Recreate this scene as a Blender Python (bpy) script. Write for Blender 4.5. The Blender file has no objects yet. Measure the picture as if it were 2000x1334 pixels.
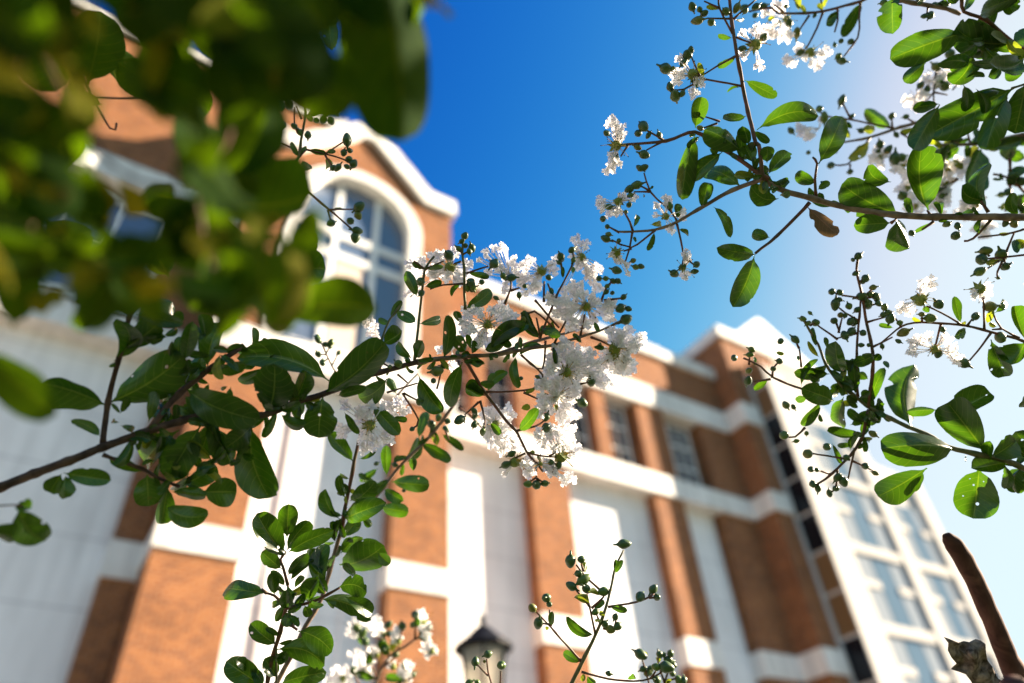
import bpy, math, random
from mathutils import Vector, Matrix, noise
R_ = math.radians
rnd = random.Random(11)
S = bpy.context.scene
COL = S.collection

# ------------------------------------------------------------------ camera
F = 1408.0                      # focal length in pixels of the 2000 px wide photograph
EYE = Vector((0, 0, 1.6))
CX = Vector((0.8493778, -0.3045295, -0.43106744))
CY = Vector((-0.52420915, -0.58168373, -0.62197171))
CZ = Vector((-0.06133618, 0.75425846, -0.65370639))
ROT = Matrix((CX, CY, CZ))      # columns: camera right, up, back in world axes
cam_d = bpy.data.cameras.new('camera'); cam = bpy.data.objects.new('camera', cam_d); COL.objects.link(cam)
cam.matrix_world = Matrix.Translation(EYE) @ ROT.to_4x4()
cam_d.sensor_width = 36; cam_d.lens = 36 * F / 2000
cam_d.clip_start = 0.01; cam_d.clip_end = 5000
cam_d.dof.use_dof = True; cam_d.dof.focus_distance = 0.60; cam_d.dof.aperture_fstop = 2.9
S.camera = cam

# ------------------------------------------------------------------ sun, sky, exposure
SUN_AZ = 17.5                   # degrees in front of the facade direction (+X)
SUN_EL = 24.0
sd = Vector((math.cos(R_(SUN_EL)) * math.cos(R_(SUN_AZ)), -math.cos(R_(SUN_EL)) * math.sin(R_(SUN_AZ)), math.sin(R_(SUN_EL))))
sun_d = bpy.data.lights.new('sun', 'SUN'); sun_d.energy = 5.0; sun_d.angle = R_(0.5); sun_d.color = (1.0, 0.83, 0.62)
sun = bpy.data.objects.new('sun', sun_d); COL.objects.link(sun)
sun.rotation_euler = sd.to_track_quat('Z', 'Y').to_euler(); sun.location = (30, -10, 40)
W = bpy.data.worlds.new('World'); S.world = W; W.use_nodes = True
nt = W.node_tree; nt.nodes.clear()
sky = nt.nodes.new('ShaderNodeTexSky'); sky.sky_type = 'NISHITA'; sky.sun_disc = False
sky.sun_elevation = R_(SUN_EL); sky.sun_rotation = math.atan2(sd.x, sd.y)
sky.altitude = 0; sky.air_density = 1.0; sky.dust_density = 1.2; sky.ozone_density = 3.0
hs = nt.nodes.new('ShaderNodeHueSaturation'); hs.inputs['Saturation'].default_value = 1.12
bg = nt.nodes.new('ShaderNodeBackground'); bg.inputs['Strength'].default_value = 0.10
out = nt.nodes.new('ShaderNodeOutputWorld')
nt.links.new(sky.outputs[0], hs.inputs['Color'])
sp = nt.nodes.new('ShaderNodeSeparateColor'); cb = nt.nodes.new('ShaderNodeCombineColor'); nt.links.new(hs.outputs[0], sp.inputs[0])
def wm(op, a, b_):
    n = nt.nodes.new('ShaderNodeMath'); n.operation = op
    for i, q in enumerate((a, b_)):
        if isinstance(q, (int, float)): n.inputs[i].default_value = q
        else: nt.links.new(q, n.inputs[i])
    return n.outputs[0]
EXPO = 2.5
# deep, polarised-looking blue away from the sun: one response curve per channel of the sky colour
for ch, (ref, val, pw, cap) in enumerate(((0.283, 0.42, 3.9, 0.74), (0.468, 0.79, 2.25, 0.93), (0.847, 1.15, 1.0, 1.18))):
    y = wm('MULTIPLY', wm('POWER', wm('MULTIPLY', sp.outputs[ch], 0.224 / ref), pw), val)
    soft = wm('DIVIDE', y, wm('POWER', wm('ADD', wm('MULTIPLY', wm('MULTIPLY', y, y), 1 / cap ** 2), 1.0), 0.5))
    nt.links.new(wm('MULTIPLY', soft, 1.06 * 10 / 2 ** EXPO), cb.inputs[ch])
nt.links.new(cb.outputs[0], bg.inputs[0]); nt.links.new(bg.outputs[0], out.inputs[0])
S.view_settings.view_transform = 'Standard'; S.view_settings.look = 'None'
S.view_settings.gamma = 1; S.view_settings.exposure = EXPO
S.render.engine = 'CYCLES'; S.cycles.use_denoising = True
S.cycles.max_bounces = 8; S.cycles.transparent_max_bounces = 8

# ------------------------------------------------------------------ helpers
def ray(px, py):
    return (CXv() * ((px - 1000) / F) + CYv() * (-(py - 667) / F) - CZv())
def CXv(): return ROT.col[0]
def CYv(): return ROT.col[1]
def CZv(): return ROT.col[2]
RX, RY, RZ = ROT.col[0].copy(), ROT.col[1].copy(), ROT.col[2].copy()
def at(px, py, d):              # the point seen at that pixel, d metres deep along the view axis
    return EYE + (RX * ((px - 1000) / F) - RY * ((py - 667) / F) - RZ) * d

def new_mesh(name, verts, faces, mat, parent=None, smooth=False, uvs=None, mats=None, idx=None):
    me = bpy.data.meshes.new(name)
    me.from_pydata([tuple(v) for v in verts], [], faces)
    if uvs:
        ul = me.uv_layers.new(name='UVMap')
        flat = []
        for f in faces:
            for i in f: flat += uvs[i]
        ul.data.foreach_set('uv', flat)
    me.materials.append(mat)
    for m in (mats or []): me.materials.append(m)
    if idx: me.polygons.foreach_set('material_index', idx)
    if smooth: me.polygons.foreach_set('use_smooth', [True] * len(faces))
    me.update()
    o = bpy.data.objects.new(name, me); COL.objects.link(o)
    if parent: o.parent = parent
    return o
def thing(name, label, cat, loc=(0, 0, 0), group=None):
    o = bpy.data.objects.new(name, None); COL.objects.link(o); o.location = loc; o.empty_display_size = 0.1
    o['label'] = label; o['category'] = cat
    if group: o['group'] = group
    return o
class MB:                        # gathers boxes, prisms and tubes into one mesh
    def __init__(s): s.v = []; s.f = []
    def box(s, x0, x1, y0, y1, z0, z1):
        n = len(s.v)
        s.v += [(x, y, z) for z in (z0, z1) for x, y in ((x0, y0), (x1, y0), (x1, y1), (x0, y1))]
        s.f += [(n, n+3, n+2, n+1), (n+4, n+5, n+6, n+7), (n, n+1, n+5, n+4), (n+1, n+2, n+6, n+5), (n+2, n+3, n+7, n+6), (n+3, n, n+4, n+7)]
        return s
    def prism(s, poly, y0, y1):  # polygon in X,Z (counter-clockwise seen from the front), pulled from y0 back to y1
        n = len(s.v); k = len(poly)
        s.v += [(x, y0, z) for x, z in poly] + [(x, y1, z) for x, z in poly]
        s.f += [tuple(range(n, n+k)), tuple(range(n+2*k-1, n+k-1, -1))]
        s.f += [(n+i, n+k+i, n+k+(i+1) % k, n+(i+1) % k) for i in range(k)]
        return s
    def tube(s, pts, rad, sides=8, cap=True):
        n0 = len(s.v); m = len(pts); up = None
        for i, p in enumerate(pts):
            t = (pts[min(i+1, m-1)] - pts[max(i-1, 0)]).normalized()
            if up is None:
                up = t.orthogonal().normalized()
            up = (up - t * up.dot(t)).normalized(); w = t.cross(up)
            for k in range(sides):
                a = 2 * math.pi * k / sides
                s.v.append(p + (up * math.cos(a) + w * math.sin(a)) * rad[i])
        for i in range(m-1):
            for k in range(sides):
                a = n0 + i*sides + k; b = n0 + i*sides + (k+1) % sides
                s.f.append((a, b, b+sides, a+sides))
        if cap:
            s.f.append(tuple(n0 + k for k in range(sides-1, -1, -1)))
            s.f.append(tuple(n0 + (m-1)*sides + k for k in range(sides)))
        return s
    def build(s, name, mat, parent=None, smooth=False):
        if parent is not None:
            L = parent.matrix_world.translation if parent.parent is None else parent.location
            off = Vector(parent.location)
            p = parent.parent
            while p: off += Vector(p.location); p = p.parent
            s.v = [Vector(v) - off for v in s.v]
        return new_mesh(name, s.v, s.f, mat, parent, smooth)

# ------------------------------------------------------------------ materials
def mat(name, color=(0.5, 0.5, 0.5), rough=0.7, metal=0.0, spec=0.5):
    m = bpy.data.materials.new(name); m.use_nodes = True
    b = m.node_tree.nodes['Principled BSDF']
    b.inputs['Base Color'].default_value = (*color, 1); b.inputs['Roughness'].default_value = rough
    b.inputs['Metallic'].default_value = metal; b.inputs['Specular IOR Level'].default_value = spec
    return m, m.node_tree, b
def noise_mix(t, b, c1, c2, scale, detail=4, vec='Object', lo=0.35, hi=0.65):
    tc = t.nodes.new('ShaderNodeTexCoord'); n = t.nodes.new('ShaderNodeTexNoise'); r = t.nodes.new('ShaderNodeValToRGB')
    n.inputs['Scale'].default_value = scale; n.inputs['Detail'].default_value = detail
    r.color_ramp.elements[0].position = lo; r.color_ramp.elements[0].color = (*c1, 1)
    r.color_ramp.elements[1].position = hi; r.color_ramp.elements[1].color = (*c2, 1)
    t.links.new(tc.outputs[vec], n.inputs['Vector']); t.links.new(n.outputs['Fac'], r.inputs[0]); t.links.new(r.outputs[0], b.inputs['Base Color'])
    return r, n
def brick_material(name, c1, c2, mortar):
    m, t, b = mat(name, rough=0.9, spec=0.2)
    g = t.nodes.new('ShaderNodeNewGeometry'); sx = t.nodes.new('ShaderNodeSeparateXYZ'); t.links.new(g.outputs['Position'], sx.inputs[0])
    add = t.nodes.new('ShaderNodeMath'); add.operation = 'ADD'
    t.links.new(sx.outputs['X'], add.inputs[0]); t.links.new(sx.outputs['Y'], add.inputs[1])
    cx = t.nodes.new('ShaderNodeCombineXYZ'); t.links.new(add.outputs[0], cx.inputs['X']); t.links.new(sx.outputs['Z'], cx.inputs['Y'])
    br = t.nodes.new('ShaderNodeTexBrick'); t.links.new(cx.outputs[0], br.inputs['Vector'])
    br.inputs['Scale'].default_value = 1.0; br.inputs['Brick Width'].default_value = 0.22; br.inputs['Row Height'].default_value = 0.085
    br.inputs['Mortar Size'].default_value = 0.012; br.inputs['Mortar Smooth'].default_value = 0.2; br.inputs['Bias'].default_value = 0.0
    br.inputs['Color1'].default_value = (*c1, 1); br.inputs['Color2'].default_value = (*c2, 1); br.inputs['Mortar'].default_value = (*mortar, 1)
    n = t.nodes.new('ShaderNodeTexNoise'); n.inputs['Scale'].default_value = 1.3; n.inputs['Detail'].default_value = 6
    t.links.new(g.outputs['Position'], n.inputs['Vector'])
    mr = t.nodes.new('ShaderNodeMapRange'); mr.inputs['From Min'].default_value = 0.3; mr.inputs['From Max'].default_value = 0.7
    mr.inputs['To Min'].default_value = 0.86; mr.inputs['To Max'].default_value = 1.12; t.links.new(n.outputs['Fac'], mr.inputs['Value'])
    mx = t.nodes.new('ShaderNodeVectorMath'); mx.operation = 'SCALE'; t.links.new(br.outputs['Color'], mx.inputs[0]); t.links.new(mr.outputs[0], mx.inputs['Scale'])
    t.links.new(mx.outputs[0], b.inputs['Base Color'])
    bp = t.nodes.new('ShaderNodeBump'); bp.inputs['Strength'].default_value = 0.5; bp.inputs['Distance'].default_value = 0.01; bp.invert = True
    t.links.new(br.outputs['Fac'], bp.inputs['Height']); t.links.new(bp.outputs[0], b.inputs['Normal'])
    return m
def streaks(t, b, ramp, amount=0.25):
    g = t.nodes.new('ShaderNodeNewGeometry'); mp = t.nodes.new('ShaderNodeMapping'); mp.inputs['Scale'].default_value = (3.5, 3.5, 0.35)
    n = t.nodes.new('ShaderNodeTexNoise'); n.inputs['Scale'].default_value = 1.0; n.inputs['Detail'].default_value = 7
    t.links.new(g.outputs['Position'], mp.inputs[0]); t.links.new(mp.outputs[0], n.inputs['Vector'])
    mr = t.nodes.new('ShaderNodeMapRange'); mr.inputs['From Min'].default_value = 0.45; mr.inputs['From Max'].default_value = 0.75
    mr.inputs['To Min'].default_value = 1.0; mr.inputs['To Max'].default_value = 1.0 - amount
    t.links.new(n.outputs['Fac'], mr.inputs['Value'])
    v = t.nodes.new('ShaderNodeVectorMath'); v.operation = 'SCALE'; t.links.new(ramp, v.inputs[0]); t.links.new(mr.outputs[0], v.inputs['Scale'])
    t.links.new(v.outputs[0], b.inputs['Base Color'])
BRICK = brick_material('orange_brick', (0.30, 0.104, 0.029), (0.13, 0.035, 0.013), (0.32, 0.20, 0.12))
WHITE, t, b = mat('white_stone', rough=0.75)
r_, n_ = noise_mix(t, b, (0.70, 0.68, 0.64), (0.80, 0.78, 0.75), 0.7, 5); streaks(t, b, r_.outputs[0], 0.3)
PANEL, t, b = mat('white_stucco_panel', rough=0.85, spec=0.3)
r_, n_ = noise_mix(t, b, (0.76, 0.76, 0.77), (0.84, 0.84, 0.85), 0.5, 4)
g = t.nodes.new('ShaderNodeNewGeometry'); sx = t.nodes.new('ShaderNodeSeparateXYZ'); t.links.new(g.outputs['Position'], sx.inputs[0])
wv = t.nodes.new('ShaderNodeMath'); wv.operation = 'PINGPONG'; wv.inputs[1].default_value = 0.8; t.links.new(sx.outputs['Z'], wv.inputs[0])
lt = t.nodes.new('ShaderNodeMath'); lt.operation = 'LESS_THAN'; lt.inputs[1].default_value = 0.025; t.links.new(wv.outputs[0], lt.inputs[0])
mxn = t.nodes.new('ShaderNodeMix'); mxn.data_type = 'RGBA'; mxn.inputs[7].default_value = (0.60, 0.60, 0.62, 1)
t.links.new(lt.outputs[0], mxn.inputs[0]); t.links.new(r_.outputs[0], mxn.inputs[6]); streaks(t, b, mxn.outputs[2], 0.2)
METALW, t, b = mat('white_painted_metal', (0.78, 0.78, 0.76), 0.45)
DARKGLASS, t, b = mat('dark_window_glass', (0.008, 0.009, 0.013), 0.06, spec=0.35)
ATRIUMW, t, b = mat('white_curtain_wall_frame', (0.54, 0.52, 0.50), 0.9, spec=0.0)
BLUEGLASS, t, b = mat('blue_tinted_glass', (0.10, 0.14, 0.22), 0.08, spec=0.8)
PALEGLASS, t, b = mat('pale_frosted_glass', (0.24, 0.27, 0.305), 0.03, spec=0.3)
BLUEPANE, t, b = mat('pale_blue_glass', (0.085, 0.14, 0.20), 0.03, spec=0.3)
BLIND, t, b = mat('beige_blind', (0.55, 0.46, 0.38), 0.8)
GROUND, t, b = mat('grass_ground', rough=0.95, spec=0.1)
noise_mix(t, b, (0.025, 0.05, 0.015), (0.06, 0.065, 0.03), 0.4, 6)
PAVE, t, b = mat('concrete_path', rough=0.9); noise_mix(t, b, (0.20, 0.20, 0.20), (0.27, 0.27, 0.27), 3, 6)
BLACKM, t, b = mat('black_cast_metal', (0.003, 0.004, 0.008), 0.6, spec=0.1)
AMBER, t, b = mat('amber_blind', (0.16, 0.085, 0.03), 0.5)
LAMPGLASS, t, b = mat('frosted_lamp_glass', (0.75, 0.68, 0.55), 0.4); b.inputs['Transmission Weight'].default_value = 0.75

# ------------------------------------------------------------------ ground
g = MB(); g.box(-900, 900, -900, 900, -0.5, 0.0); o = g.build('ground', GROUND); o['kind'] = 'structure'
g = MB(); g.box(-60, 80, 1.5, 15.4, -0.3, 0.02); o = g.build('path', PAVE); o['kind'] = 'structure'

# ------------------------------------------------------------------ brick building
Z0 = 1.6                        # heights below are above the eye; the eye is 1.6 m up
B = thing('brick_building', 'tall orange brick building with white stone bands and an arched gable window', 'building', (0, 0, 0))
def bx(mb, x0, x1, y0, y1, z0, z1): mb.box(x0, x1, y0, y1, z0 + Z0, z1 + Z0)
YG, YW, YR = 16.0, 17.5, 18.05   # gable piers, wing piers, recessed wall
BASE = -1.6
# main walls
m = MB(); bx(m, -40, 23.9, YR + 0.02, YR + 9, BASE, 20.9); m.build('recessed_wall', BRICK, B)
m = MB(); bx(m, -9, 4.3, YW, YR + 8, 20.15, 27.0); m.build('rear_wall', BRICK, B)
m = MB(); bx(m, -9.15, 4.45, YW - 0.15, YR + 8.2, 27.0, 27.7); m.build('rear_parapet_cap', WHITE, B)
# right wing: piers, bands, panels
wing_piers = [(12.42, 14.02), (18.10, 19.58)]
left_piers = [(0.72, 1.4), (-5.6, -4.1), (-11.2, -9.7)]
for x0, x1 in wing_piers + left_piers:
    m = MB(); bx(m, x0, x1, YW, YR + 0.02, BASE, 6.98); bx(m, x0, x1, YW, YR + 0.02, 7.84, 13.2); m.build('pier', BRICK, B)
    m = MB(); bx(m, x0 - 0.04, x1 + 0.04, YW - 0.06, YR + 0.02, 6.98, 7.84); m.build('pier_band', WHITE, B)
# long stone bands of the wing
for (xa, xb) in ((8.7, 23.6), (-20, 1.42)):
    m = MB(); bx(m, xa, xb, YW - 0.10, YR + 0.02, 13.22, 14.08); m.build('lower_band', WHITE, B)
m = MB(); bx(m, 8.7, 23.6, YW - 0.10, YR + 0.02, 17.50, 18.56); m.build('upper_band', WHITE, B)
m = MB(); bx(m, -9, 1.42, YW - 0.10, YR + 0.02, 19.2, 20.15); m.build('upper_band', WHITE, B)
# wall above upper band and parapet
m = MB(); bx(m, 8.7, 23.6, YW, YR + 0.02, 18.56, 20.55); m.build('parapet_wall', BRICK, B)
m = MB(); bx(m, 8.7, 23.75, YW - 0.16, YR + 1.0, 20.55, 21.15); m.build('parapet_cap', WHITE, B)
# recess panels (white) below lower band
def panel(x0, x1, y=YR, z0=BASE, z1=13.22):
    m = MB(); bx(m, x0, x1, y - 0.02, y + 0.03, z0, z1); m.build('recessed_panel', PANEL, B)
for x0, x1 in ((8.75, 12.42), (14.02, 18.10), (20.2, 21.6), (-4.1, 0.72), (-9.7, -5.6)):
    panel(x0, x1)
# brick pier right of the shaded panel
m = MB(); bx(m, 21.7, 23.9, YW + 0.05, YR + 0.02, BASE, 6.98); bx(m, 21.7, 23.9, YW + 0.05, YR + 0.02, 7.84, 13.2); m.build('pier', BRICK, B)
m = MB(); bx(m, 21.62, 23.9, YW - 0.02, YR + 0.02, 6.98, 7.84); m.build('pier_band', WHITE, B)
# upper storey piers
for x0, x1 in ((8.7, 9.2), (10.25, 10.85), (12.1, 14.0), (15.75, 16.4), (18.10, 19.58), (21.75, 23.62)):
    m = MB(); bx(m, x0, x1, YW, YR + 0.02, 14.08, 17.5); m.build('upper_pier', BRICK, B)
def window(x0, x1, z0, z1, y, glass, nx=2, nz=3, fr=0.065, parent=B):
    w = MB(); bx(w, x0, x1, y - 0.05, y + 0.04, z0, z0 + fr); bx(w, x0, x1, y - 0.05, y + 0.04, z1 - fr, z1)
    for i in range(nx + 1):
        x = x0 + (x1 - x0 - fr) * i / nx; bx(w, x, x + fr * (1 if i in (0, nx) else 0.6), y - 0.048, y + 0.038, z0 + fr, z1 - fr)
    for k in range(1, nz):
        z = z0 + (z1 - z0) * k / nz; bx(w, x0 + fr, x1 - fr, y - 0.044, y + 0.034, z - 0.035, z + 0.035)
    fo = w.build('window', METALW, parent)
    g = MB(); bx(g, x0 + fr * 0.5, x1 - fr * 0.5, y + 0.0, y + 0.012, z0 + fr * 0.5, z1 - fr * 0.5); g.build('pane', glass, fo)
for x0, x1 in ((9.2, 10.25), (10.85, 12.1), (14.35, 15.6), (16.55, 17.7), (20.05, 21.3)):
    window(x0, x1, 14.1, 17.2, YR - 0.12, DARKGLASS)
# gable: piers and walls
GX0, GX1 = 1.44, 8.66
for x0, x1 in ((1.44, 3.24), (6.84, 8.52)):
    m = MB(); bx(m, x0, x1, YG, YW + 0.6, BASE, 7.18); bx(m, x0, x1, YG, YW + 0.6, 7.84, 12.9); m.build('pier', BRICK, B)
    m = MB(); bx(m, x0 - 0.04, x1 + 0.06, YG - 0.06, YW + 0.5, 7.18, 7.84); m.build('pier_band', WHITE, B)
panel(3.24, 6.84, 16.62, BASE, 12.9)
m = MB(); bx(m, 4.05, 4.2, 16.52, 16.6, BASE, 12.9); bx(m, 5.9, 6.05, 16.52, 16.6, BASE, 12.9); m.build('panel_rib', PANEL, B)
m = MB(); bx(m, GX0 - 0.06, GX1 + 0.05, YG - 0.1, YW + 0.5, 12.9, 13.85); m.build('lower_band', WHITE, B)
# gable wall with a round-headed opening (built in strips round the arch)
CXA, CZA, RI, RO = 5.05, 20.25, 1.90, 2.36
ped = [(GX0, 22.3), (2.55, 22.3), (4.75, 25.0), (5.35, 25.0), (7.55, 22.3), (GX1, 22.3)]
def top(x):
    for (a, za), (b_, zb) in zip(ped, ped[1:]):
        if a <= x <= b_: return za + (zb - za) * (x - a) / (b_ - a)
    return 22.3
m = MB()
xs = [GX0, 2.0, 2.55] + [CXA - RO + 2 * RO * (0.5 - 0.5 * math.cos(math.pi * i / 24)) for i in range(25)] + [GX1]
xs = sorted(set(round(x, 4) for x in xs + [4.75, 5.35, 7.55]))
for a, c in zip(xs, xs[1:]):
    def zl(x):
        dx = abs(x - CXA)
        return 13.85 if dx >= RO - 1e-4 else CZA + math.sqrt(max(0, RO * RO - dx * dx))
    lo_a, lo_c = zl(a), zl(c)
    mid = (a + c) / 2
    if abs(mid - CXA) >= RO: lo_a = lo_c = 13.85
    else:
        lo_a = max(lo_a, CZA) if lo_a != 13.85 else CZA; lo_c = max(lo_c, CZA) if lo_c != 13.85 else CZA
    m.prism([(a, lo_a + Z0), (c, lo_c + Z0), (c, top(c) + Z0), (a, top(a) + Z0)], YG, YW + 0.5)
m.build('gable_wall', BRICK, B)
# arch surround
def arc(r, n=28): return [(CXA - r * math.cos(math.pi * i / n), CZA + r * math.sin(math.pi * i / n)) for i in range(n + 1)]
m = MB(); ao, ai = arc(RO + 0.02), arc(RI)
for i in range(28):
    m.prism([(ai[i][0], ai[i][1] + Z0), (ai[i+1][0], ai[i+1][1] + Z0), (ao[i+1][0], ao[i+1][1] + Z0), (ao[i][0], ao[i][1] + Z0)], YG - 0.06, YG + 0.62)
bx(m, CXA - RO - 0.02, CXA - RI, YG - 0.06, YG + 0.62, 13.85, CZA); bx(m, CXA + RI, CXA + RO + 0.02, YG - 0.06, YG + 0.62, 13.85, CZA)
m.build('arch_surround', WHITE, B)
# arched window
wy = YG + 0.42
w = MB()
for xx in (4.28, 5.72): bx(w, xx, xx + 0.20, wy - 0.08, wy + 0.08, 13.9, CZA + 1.62)
for zz in (18.15, 19.15): bx(w, CXA - RI, CXA + RI, wy - 0.076, wy + 0.076, zz, zz + 0.30)
bx(w, CXA - RI, CXA + RI, wy - 0.072, wy + 0.072, 13.86, 14.1)
fo = w.build('arched_window', METALW, B)
g = MB(); g.prism([(x, z + Z0) for x, z in [(CXA - RI, 13.87)] + [(CXA + RI, 13.87)] + arc(RI)[::-1]], wy, wy + 0.03); g.build('pane', BLUEGLASS, fo)
g = MB(); bx(g, 4.56, 5.45, wy - 0.02, wy - 0.006, 14.1, 18.1); g.build('blind', BLIND, fo)
# pediment cap: a thick white band following the gable outline
def band_poly(pts, th): return pts + [(x, z + th) for x, z in reversed(pts)]
for n_, (p, q) in enumerate(zip(ped, ped[1:])):
    pass
capb = [(GX0 - 0.15, 22.3), (2.6, 22.3), (4.85, 24.75), (5.25, 24.75), (7.5, 22.3), (GX1 + 0.15, 22.3)]
capt = [(GX0 - 0.15, 23.1), (2.35, 23.1), (2.5, 23.25), (4.75, 25.75), (5.35, 25.75), (7.55, 23.25), (7.7, 23.1), (GX1 + 0.15, 23.1)]
m = MB()
m.prism([(x, z + Z0) for x, z in [capb[0], capb[1], capt[2], capt[1], capt[0]]], YG - 0.2, YW + 0.7)
m.prism([(x, z + Z0) for x, z in [capb[1], capb[2], capt[3], capt[2]]], YG - 0.2, YW + 0.7)
m.prism([(x, z + Z0) for x, z in [capb[2], capb[3], capt[4], capt[3]]], YG - 0.2, YW + 0.7)
m.prism([(x, z + Z0) for x, z in [capb[3], capb[4], capt[5], capt[4]]], YG - 0.2, YW + 0.7)
m.prism([(x, z + Z0) for x, z in [capb[4], capb[5], capt[7], capt[6], capt[5]]], YG - 0.2, YW + 0.7)
m.build('pediment_cap', WHITE, B)
# left wing window behind the leaves
window(-4.6, -0.4, 14.6, 18.9, YR - 0.14, BLUEGLASS, nx=3, nz=2, fr=0.2)
# corner tower
TY = 16.45
m = MB()
for z0, z1 in ((BASE, 6.98), (7.84, 13.22), (14.08, 17.5), (18.56, 20.6)): bx(m, 23.62, 24.62, TY, YR + 4, z0, z1)
bx(m, 23.7, 27.3, TY, YR + 4, 20.6, 22.6)
m.build('tower_shaft', BRICK, B)
for z0, z1 in ((6.98, 7.84), (13.22, 14.08), (17.5, 18.56)):
    m = MB(); bx(m, 23.5, 24.70, TY - 0.1, YR + 4, z0, z1); m.build('tower_band', WHITE, B)
m = MB(); m.prism([(x, z + Z0) for x, z in [(23.55, 22.6), (31.0, 22.6), (31.0, 22.9), (27.6, 25.2), (27.2, 25.2), (24.9, 23.2), (23.55, 23.2)]], TY - 0.15, YR + 4); m.build('tower_cap', WHITE, B)
m = MB(); m.prism([(x, z + Z0) for x, z in [(25.0, 21.0), (27.3, 21.0), (27.3, 22.6), (25.0, 22.6)]], TY + 0.05, TY + 0.2); m.build('tower_panel', BRICK, B)

# ------------------------------------------------------------------ glass atrium beside it
A = thing('glass_atrium', 'white framed glass block at the right end of the brick building', 'building', (0, 0, 0))
AY = 15.56
m = MB(); m.prism([(x, z + Z0) for x, z in [(26.4, BASE), (34.3, BASE), (34.3, 16.9), (31.4, 17.0), (30.8, 17.6), (28.0, 20.1), (26.4, 20.4)]], AY + 0.2, AY + 12); m.build('block', ATRIUMW, A)
m = MB(); bx(m, 24.9, 26.4, AY, AY + 12, BASE, 20.6); m.build('corner_column', ATRIUMW, A)
m = MB(); bx(m, 24.62, 24.9, AY + 0.86, AY + 1.2, BASE, 20.5); m.build('side_frame', ATRIUMW, A)
for k in range(14):
    z0 = BASE + 0.2 + k * 1.62
    g = MB(); bx(g, 24.86, 24.895, AY + 0.06, AY + 0.855, z0, z0 + 1.47); g.build('side_pane', AMBER if k % 6 in (0, 1) else DARKGLASS, A)
cols = [(29.85, 30.7), (33.4, 34.3)]
for x0, x1 in cols:
    zt = 18.2 if x0 < 31 else 16.9
    m = MB(); bx(m, x0, x1, AY - 0.02, AY + 0.21, BASE, zt); m.build('column', ATRIUMW, A)
levels = [-0.9 + 3.25 * k for k in range(7)]
for k, z in enumerate(levels):
    for x0, x1 in ((26.4, 29.85), (30.7, 33.4)):
        zt = z + 3.25
        if z > (17.5 if x0 < 30 else 14.5): continue
        m = MB(); bx(m, x0, x1, AY + 0.02, AY + 0.21, z - 0.42, z); m.build('spandrel', ATRIUMW, A)
        w3 = (x1 - x0) / 3
        for i in range(3):
            xa, xb = x0 + i * w3, x0 + (i + 1) * w3
            if i != 1:
                m = MB(); bx(m, xa + 0.02, xb - 0.02, AY + 0.06, AY + 0.2, z + 1.4, z + 1.7); m.build('transom', ATRIUMW, A)
            g = MB(); bx(g, xa + 0.03, xb - 0.03, AY + 0.12, AY + 0.18, z + 0.003, z + 2.82); g.build('pane', BLUEPANE if i == 1 else PALEGLASS, A)

# ------------------------------------------------------------------ street lamp
lp = at(944, 1270, 1.0) - EYE; lp = EYE + lp * (5.0 / lp.y)
LX, LY, LZ = lp.x, lp.y, lp.z
L = thing('street_lamp', 'black lantern street lamp with peaked roof standing before the white panels', 'street lamp', (LX, LY, 0))
def ring_lathe(prof, sides, rot=0.0):
    v, f = [], []
    for r, z in prof:
        for k in range(sides):
            a = 2 * math.pi * k / sides + rot; v.append((LX + r * math.cos(a), LY + r * math.sin(a), z))
    for i in range(len(prof) - 1):
        for k in range(sides):
            a = i * sides + k; b_ = i * sides + (k + 1) % sides; f.append((a, b_, b_ + sides, a + sides))
    mb = MB(); mb.v = v; mb.f = f; return mb
ring_lathe([(0.16, 0), (0.16, 0.25), (0.10, 0.4), (0.06, 0.6), (0.05, 1.5), (0.045, LZ - 0.62), (0.08, LZ - 0.56), (0.001, LZ - 0.55)], 16).build('post', BLACKM, L, True)
ring_lathe([(0.08, LZ - 0.56), (0.13, LZ - 0.50), (0.13, LZ - 0.47)], 6).build('lantern_base', BLACKM, L)
ring_lathe([(0.118, LZ - 0.47), (0.19, LZ - 0.0)], 6).build('lantern_glass', LAMPGLASS, L)
m = MB()
for k in range(6):
    a = 2 * math.pi * k / 6
    p = Vector((LX + 0.125 * math.cos(a), LY + 0.125 * math.sin(a), LZ - 0.48)); q = Vector((LX + 0.2 * math.cos(a), LY + 0.2 * math.sin(a), LZ))
    m.tube([p, q], [0.009, 0.009], 6)
m.build('lantern_frame', BLACKM, L)
ring_lathe([(0.19, LZ - 0.01), (0.235, LZ), (0.235, LZ + 0.02), (0.13, LZ + 0.10), (0.06, LZ + 0.17), (0.025, LZ + 0.19), (0.022, LZ + 0.23), (0.03, LZ + 0.25), (0.008, LZ + 0.28), (0.001, LZ + 0.36)], 12).build('lantern_roof', BLACKM, L)

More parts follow.
